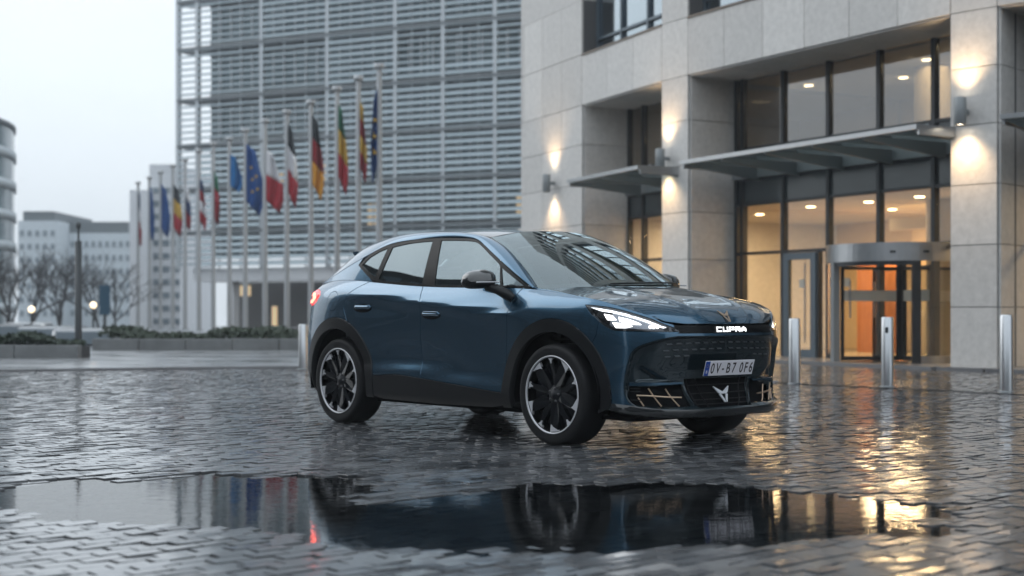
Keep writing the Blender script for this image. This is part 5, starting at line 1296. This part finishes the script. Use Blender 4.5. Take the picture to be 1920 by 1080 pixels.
for (px, yt), (cols, fx0, fx1, fy0, fy1, stars, lab) in zip(POLES, FLAGS):
    z = (9.0-CAM_H)*FPX/(HOR-yt); x = DP(px, z)
    p = empty('flagpole', (x, z, 0)); tag(p, 'white flagpole carrying the '+lab.split(' hanging')[0].split(' blowing')[0].split(' beside')[0].split(' next')[0].split(' near')[0].split(' before')[0].split(' in front')[0]+(' beside the louvred facade' if px == 711 else ' amid the row' if px == 460 else ' by the slab building' if px == 301 else ' by the stair tower' if px == 280 else ''), 'flagpole', 'flagpoles along the planted bed')
    MB().lathe([(.12, 0), (.105, 5), (.088, 8.85), (.088, 9.0)], 14).build('pole', 'pole_white', p); MB().lathe([(.0, 9.16), (.17, 9.14), (.17, 8.98), (0, 8.97)], 14).build('cap', 'pole_white', p); MB().lathe([(.2, 0), (.2, .05), (.1, .08)], 14).build('base_collar', 'steel_paint', p)
    # hanging cloth: folded sheet
    z0, z1 = HT(fy1, z), HT(fy0, z); xa, xb = DP(fx0, z), DP(fx1, z); nn, mm = 22, 14
    f = empty('flag', (x, z-.06, z0)); tag(f, lab, 'flag', 'national flags on the poles')
    left = (xa+xb)/2 < x; hoist = x-.07 if left else x+.07; far = xa if left else xb
    ph = random.uniform(0, 6)
    def cp_(u, v):        # u across 0..1, v down 0..1
        spread = (.45+.55*min(1, v*1.8))*(1-.25*max(0, v-.8)/.2)
        X = hoist+(far-hoist)*u*spread; Y = z-.10-.16*math.sin(u*9+ph+v*2.2)*u*1.2; Z_ = z1-(z1-z0)*(v*(.80+.20*u)+.10*u*(1-v))
        return (X-x, Y-(z-.06), Z_-z0)
    nc = len(cols)
    for ci, cn in enumerate(cols):
        v0, v1 = ci/nc, (ci+1)/nc; k = max(3, mm//nc)
        V = [cp_(i/nn, v0+(v1-v0)*j/k) for j in range(k+1) for i in range(nn+1)]
        F = [(j*(nn+1)+i, j*(nn+1)+i+1, (j+1)*(nn+1)+i+1, (j+1)*(nn+1)+i) for j in range(k) for i in range(nn)]
        o = meshobj('stripe' if nc > 1 else 'cloth', V, F, 'flag_'+cn, f, True); md = o.modifiers.new('t', 'SOLIDIFY'); md.thickness = .01
    if stars:
        for sk in range(5):
            c = cp_(.35+.3*(sk % 2), .35+.1*sk); st_ = MB().prism([((.10 if q % 2 == 0 else .04)*math.cos(q*math.pi/5+.3), (.10 if q % 2 == 0 else .04)*math.sin(q*math.pi/5+.3)) for q in range(10)], -.01, .01, Matrix.Translation((c[0], c[1]-.05, c[2])) @ Matrix.Rotation(R(90), 4, 'X')).build('star', 'flag_yellow', f)
# --- planters, hedges
def clump(name, x0, x1, y0, y1, z0, z1, n, m, parent, leaf=.07):
    V, F = [], []
    for i in range(n):
        x, y = random.uniform(x0, x1), random.uniform(y0, y1); hz = z0+(z1-z0)*(random.random()**.6)*(.65+.35*math.sin(x*1.7)+.2*math.sin(x*5))
        d = Vector((random.gauss(0, 1), random.gauss(0, 1), random.gauss(0, .6))).normalized(); e = d.orthogonal().normalized(); s = leaf*random.uniform(.6, 1.5); c = Vector((x, y, hz)); k = len(V)
        V += [c-d*s, c+e*s*.5, c+d*s, c-e*s*.5]; F.append((k, k+1, k+2, k+3))
    return meshobj(name, V, F, m, parent)
mat('planter_stone', (.15, .155, .155), .6, var=.25, vscale=2.5)
def planter(xa, xb, z, dep, h, lab, hm, hedge_h, n, slabs):
    r, add, inv = rooted('planter', xa, z); tag(r, lab, 'planter', 'stone planters')
    for k in range(slabs): 
        a = xa+(xb-xa)*k/slabs; b = xa+(xb-xa)*(k+1)/slabs; add(MB().box((a+.006, z, 0), (b-.006, z+.25, h+random.uniform(-.004, .004))), 'wall_block', 'planter_stone', .01)
    add(MB().box((xa, z+.25, .0), (xb, z+dep, h-.04)), 'soil', 'bark')
    o = clump('hedge', xa+.1, xb-.1, z+.15, z+min(dep, 3)-.05, h-.03, h+hedge_h, n, hm, r); o.matrix_parent_inverse = inv; o['kind'] = 'stuff'
planter(DP(172, 34.2), DP(172, 34.2)+13.5, 34.2, 60, .31, 'long stone planter with low clipped hedge round the flagpoles', 'hedge', .26, 9000, 12)
planter(DP(147, 28.4)-9, DP(147, 28.4), 28.4, .8, .30, 'dark stone planter overgrown with ivy beside the dark post', 'ivy', .22, 5000, 7)
# --- bare trees
def tree(x, y, h, seed, lab):
    rnd = random.Random(seed); t = empty('bare_tree', (x, y, -.92)); tag(t, lab, 'tree', 'bare winter trees along the street'); tr = MB(); br = MB()
    def grow(p, d, L_, r, dep):
        q = p+d*L_*.5+Vector((rnd.gauss(0, .06), rnd.gauss(0, .06), .03))*L_; e = p+d*L_
        (tr if dep == 0 else br).tube([p, q, e], [r, r*.82, r*.62], 5 if dep < 2 else 3, False)
        if dep >= 5: return
        for k in range(3 if dep else 5):
            a = rnd.uniform(.25, .75); nd = (d+Vector((rnd.gauss(0, a), rnd.gauss(0, a), rnd.uniform(-.05, .35)))).normalized()
            s = p.lerp(e, rnd.uniform(.55, 1)) if k else e
            grow(s, nd, L_*rnd.uniform(.58, .80), r*.58, dep+1)
    grow(Vector((0, 0, 0)), Vector((0, 0, 1)), h*.34, h*.018, 0); tr.build('trunk', 'bark', t); br.build('crown', 'bark', t)
for i, (px, z, yt, lab) in enumerate(((18, 62, 425, 'bare tree beside the curved glass block'), (62, 70, 440, 'bare tree before the taller pale apartment house'), (112, 66, 436, 'bare tree left of the dark street post'), (178, 74, 452, 'bare tree between the dark street post and the blue sign'), (-60, 58, 400, 'bare tree further along the curved glass block'), (215, 82, 470, 'bare tree behind the blue sign'))):
    tree(DP(px, z), z, HT(yt, z)+.92, 40+i, lab)
# --- street furniture and traffic on the lower street
r, add, inv = rooted('street_post', DP(147, 29.6), 29.6); tag(r, 'slim dark street post at the end of the ivy planter', 'post'); hgt = HT(452, 29.6)
add(MB().lathe([(.075, 0), (.07, hgt), (.0, hgt)], 12, 'z', Matrix.Translation((DP(147, 29.6), 29.6, 0))), 'post', 'post_dark'); add(MB().lathe([(.022, hgt), (.022, hgt+.28)], 8, 'z', Matrix.Translation((DP(147, 29.6), 29.6, 0))), 'spike', 'post_dark'); add(MB().lathe([(.0, hgt+.24), (.05, hgt+.28), (.05, hgt+.36), (0, hgt+.40)], 10, 'z', Matrix.Translation((DP(147, 29.6), 29.6, 0))), 'finial', 'post_dark')
for px, py, z, lab in ((59, 580, 58, 'lit globe lamp left of the dark street post'), (175, 572, 58, 'lit globe lamp right of the dark street post')):
    x = DP(px, z); hz = HT(py, z); r = empty('globe_lamp', (x, z, -.92)); tag(r, lab, 'lamp', 'globe street lamps')
    MB().lathe([(.05, 0), (.04, hz+.75)], 10).build('post', 'post_dark', r)
    MB().lathe([(.13*math.sin(a), hz+.92-.13*math.cos(a)) for a in np.linspace(0.01, math.pi-.01, 12)], 18).build('globe', 'lamp_globe', r)
r, add, inv = rooted('sign_totem', DP(196, 56), 56, -.92); tag(r, 'dark blue sign panel on a post behind the planter', 'sign')
add(MB().box((DP(187, 56), 55.95, HT(590, 56)), (DP(206, 56), 56.05, HT(535, 56))), 'sign_panel', 'sign_blue', .01); add(MB().box((DP(194, 56), 55.97, -.92), (DP(199, 56), 56.03, HT(590, 56))), 'post', 'post_dark')
def far_car(px, z, head, paint, rz, lab):
    x = DP(px, z); r = empty('distant_car', (x, z, -.92), rz); tag(r, lab, 'car', 'traffic on the lower street')
    prof = [(-2.1, .35), (-2.15, .75), (-1.9, .95), (-1.2, 1.0), (-.6, 1.42), (.7, 1.45), (1.5, 1.02), (2.05, .9), (2.1, .35)]
    MX = Matrix(((0, 0, 1, 0), (1, 0, 0, 0), (0, 1, 0, 0), (0, 0, 0, 1)))
    MB().prism(prof, -.86, .86, MX).build('body', paint, r, bevel=.05)
    for s in (-1, 1):
        MB().prism([(-1.05, 1.03), (-.55, 1.36), (.65, 1.38), (1.2, 1.05)], s*.84, s*.875, MX).build('side_window', 'far_window', r)
        for yy in (-1.3, 1.3): MB().lathe([(0, .0), (.32, 0), (.32, .2), (0, .2)], 18, 'z', Matrix.Translation((s*.88-(.2 if s > 0 else 0), yy, .32)) @ Matrix.Rotation(R(90), 4, 'Y')).build('wheel', 'rubber', r)
        MB().lathe([(0, 0), (.13, 0), (.11, .06), (0, .07)], 14, 'z', Matrix.Translation((s*.62, -2.1, .68)) @ Matrix.Rotation(R(90), 4, 'X')).build('headlight' if head else 'tail_light', 'head_glow' if head else 'brake_glow', r)
    MB().box((-.7, -1.25, 1.04), (.7, -.72, 1.36), Matrix.Translation((0, 0, 0))).build('windscreen', 'far_window', r)
far_car(8, 52, True, 'far_paint_dark', .12, 'distant dark car with headlights on near the curved glass block')
far_car(98, 44, False, 'far_paint_grey', 0, 'distant grey car showing red tail lights above the ivy planter')
far_car(52, 60, True, 'far_paint_white', .1, 'distant white car with headlights on behind the ivy')
far_car(166, 38.5, True, 'far_paint_grey', .2, 'distant grey car with headlights on between the two planters')
# ---------------------------------------------------------------- damp air
hz = bpy.data.materials.new('haze'); hz.use_nodes = True; hn = hz.node_tree; hn.nodes.clear()
ho = hn.nodes.new('ShaderNodeOutputMaterial'); hv = hn.nodes.new('ShaderNodeVolumePrincipled'); hv.inputs['Color'].default_value = (.90, .95, 1, 1); hv.inputs['Density'].default_value = .0011; hv.inputs['Anisotropy'].default_value = .2
hn.links.new(hv.outputs[0], ho.inputs['Volume']); MATS['haze'] = hz; hz.cycles.homogeneous_volume = True; scene.cycles.volume_bounces = 0
hb_ = boxobj('haze', (-112, -92, -3.2), (112, 192, 48), 'haze'); hb_['kind'] = 'stuff'
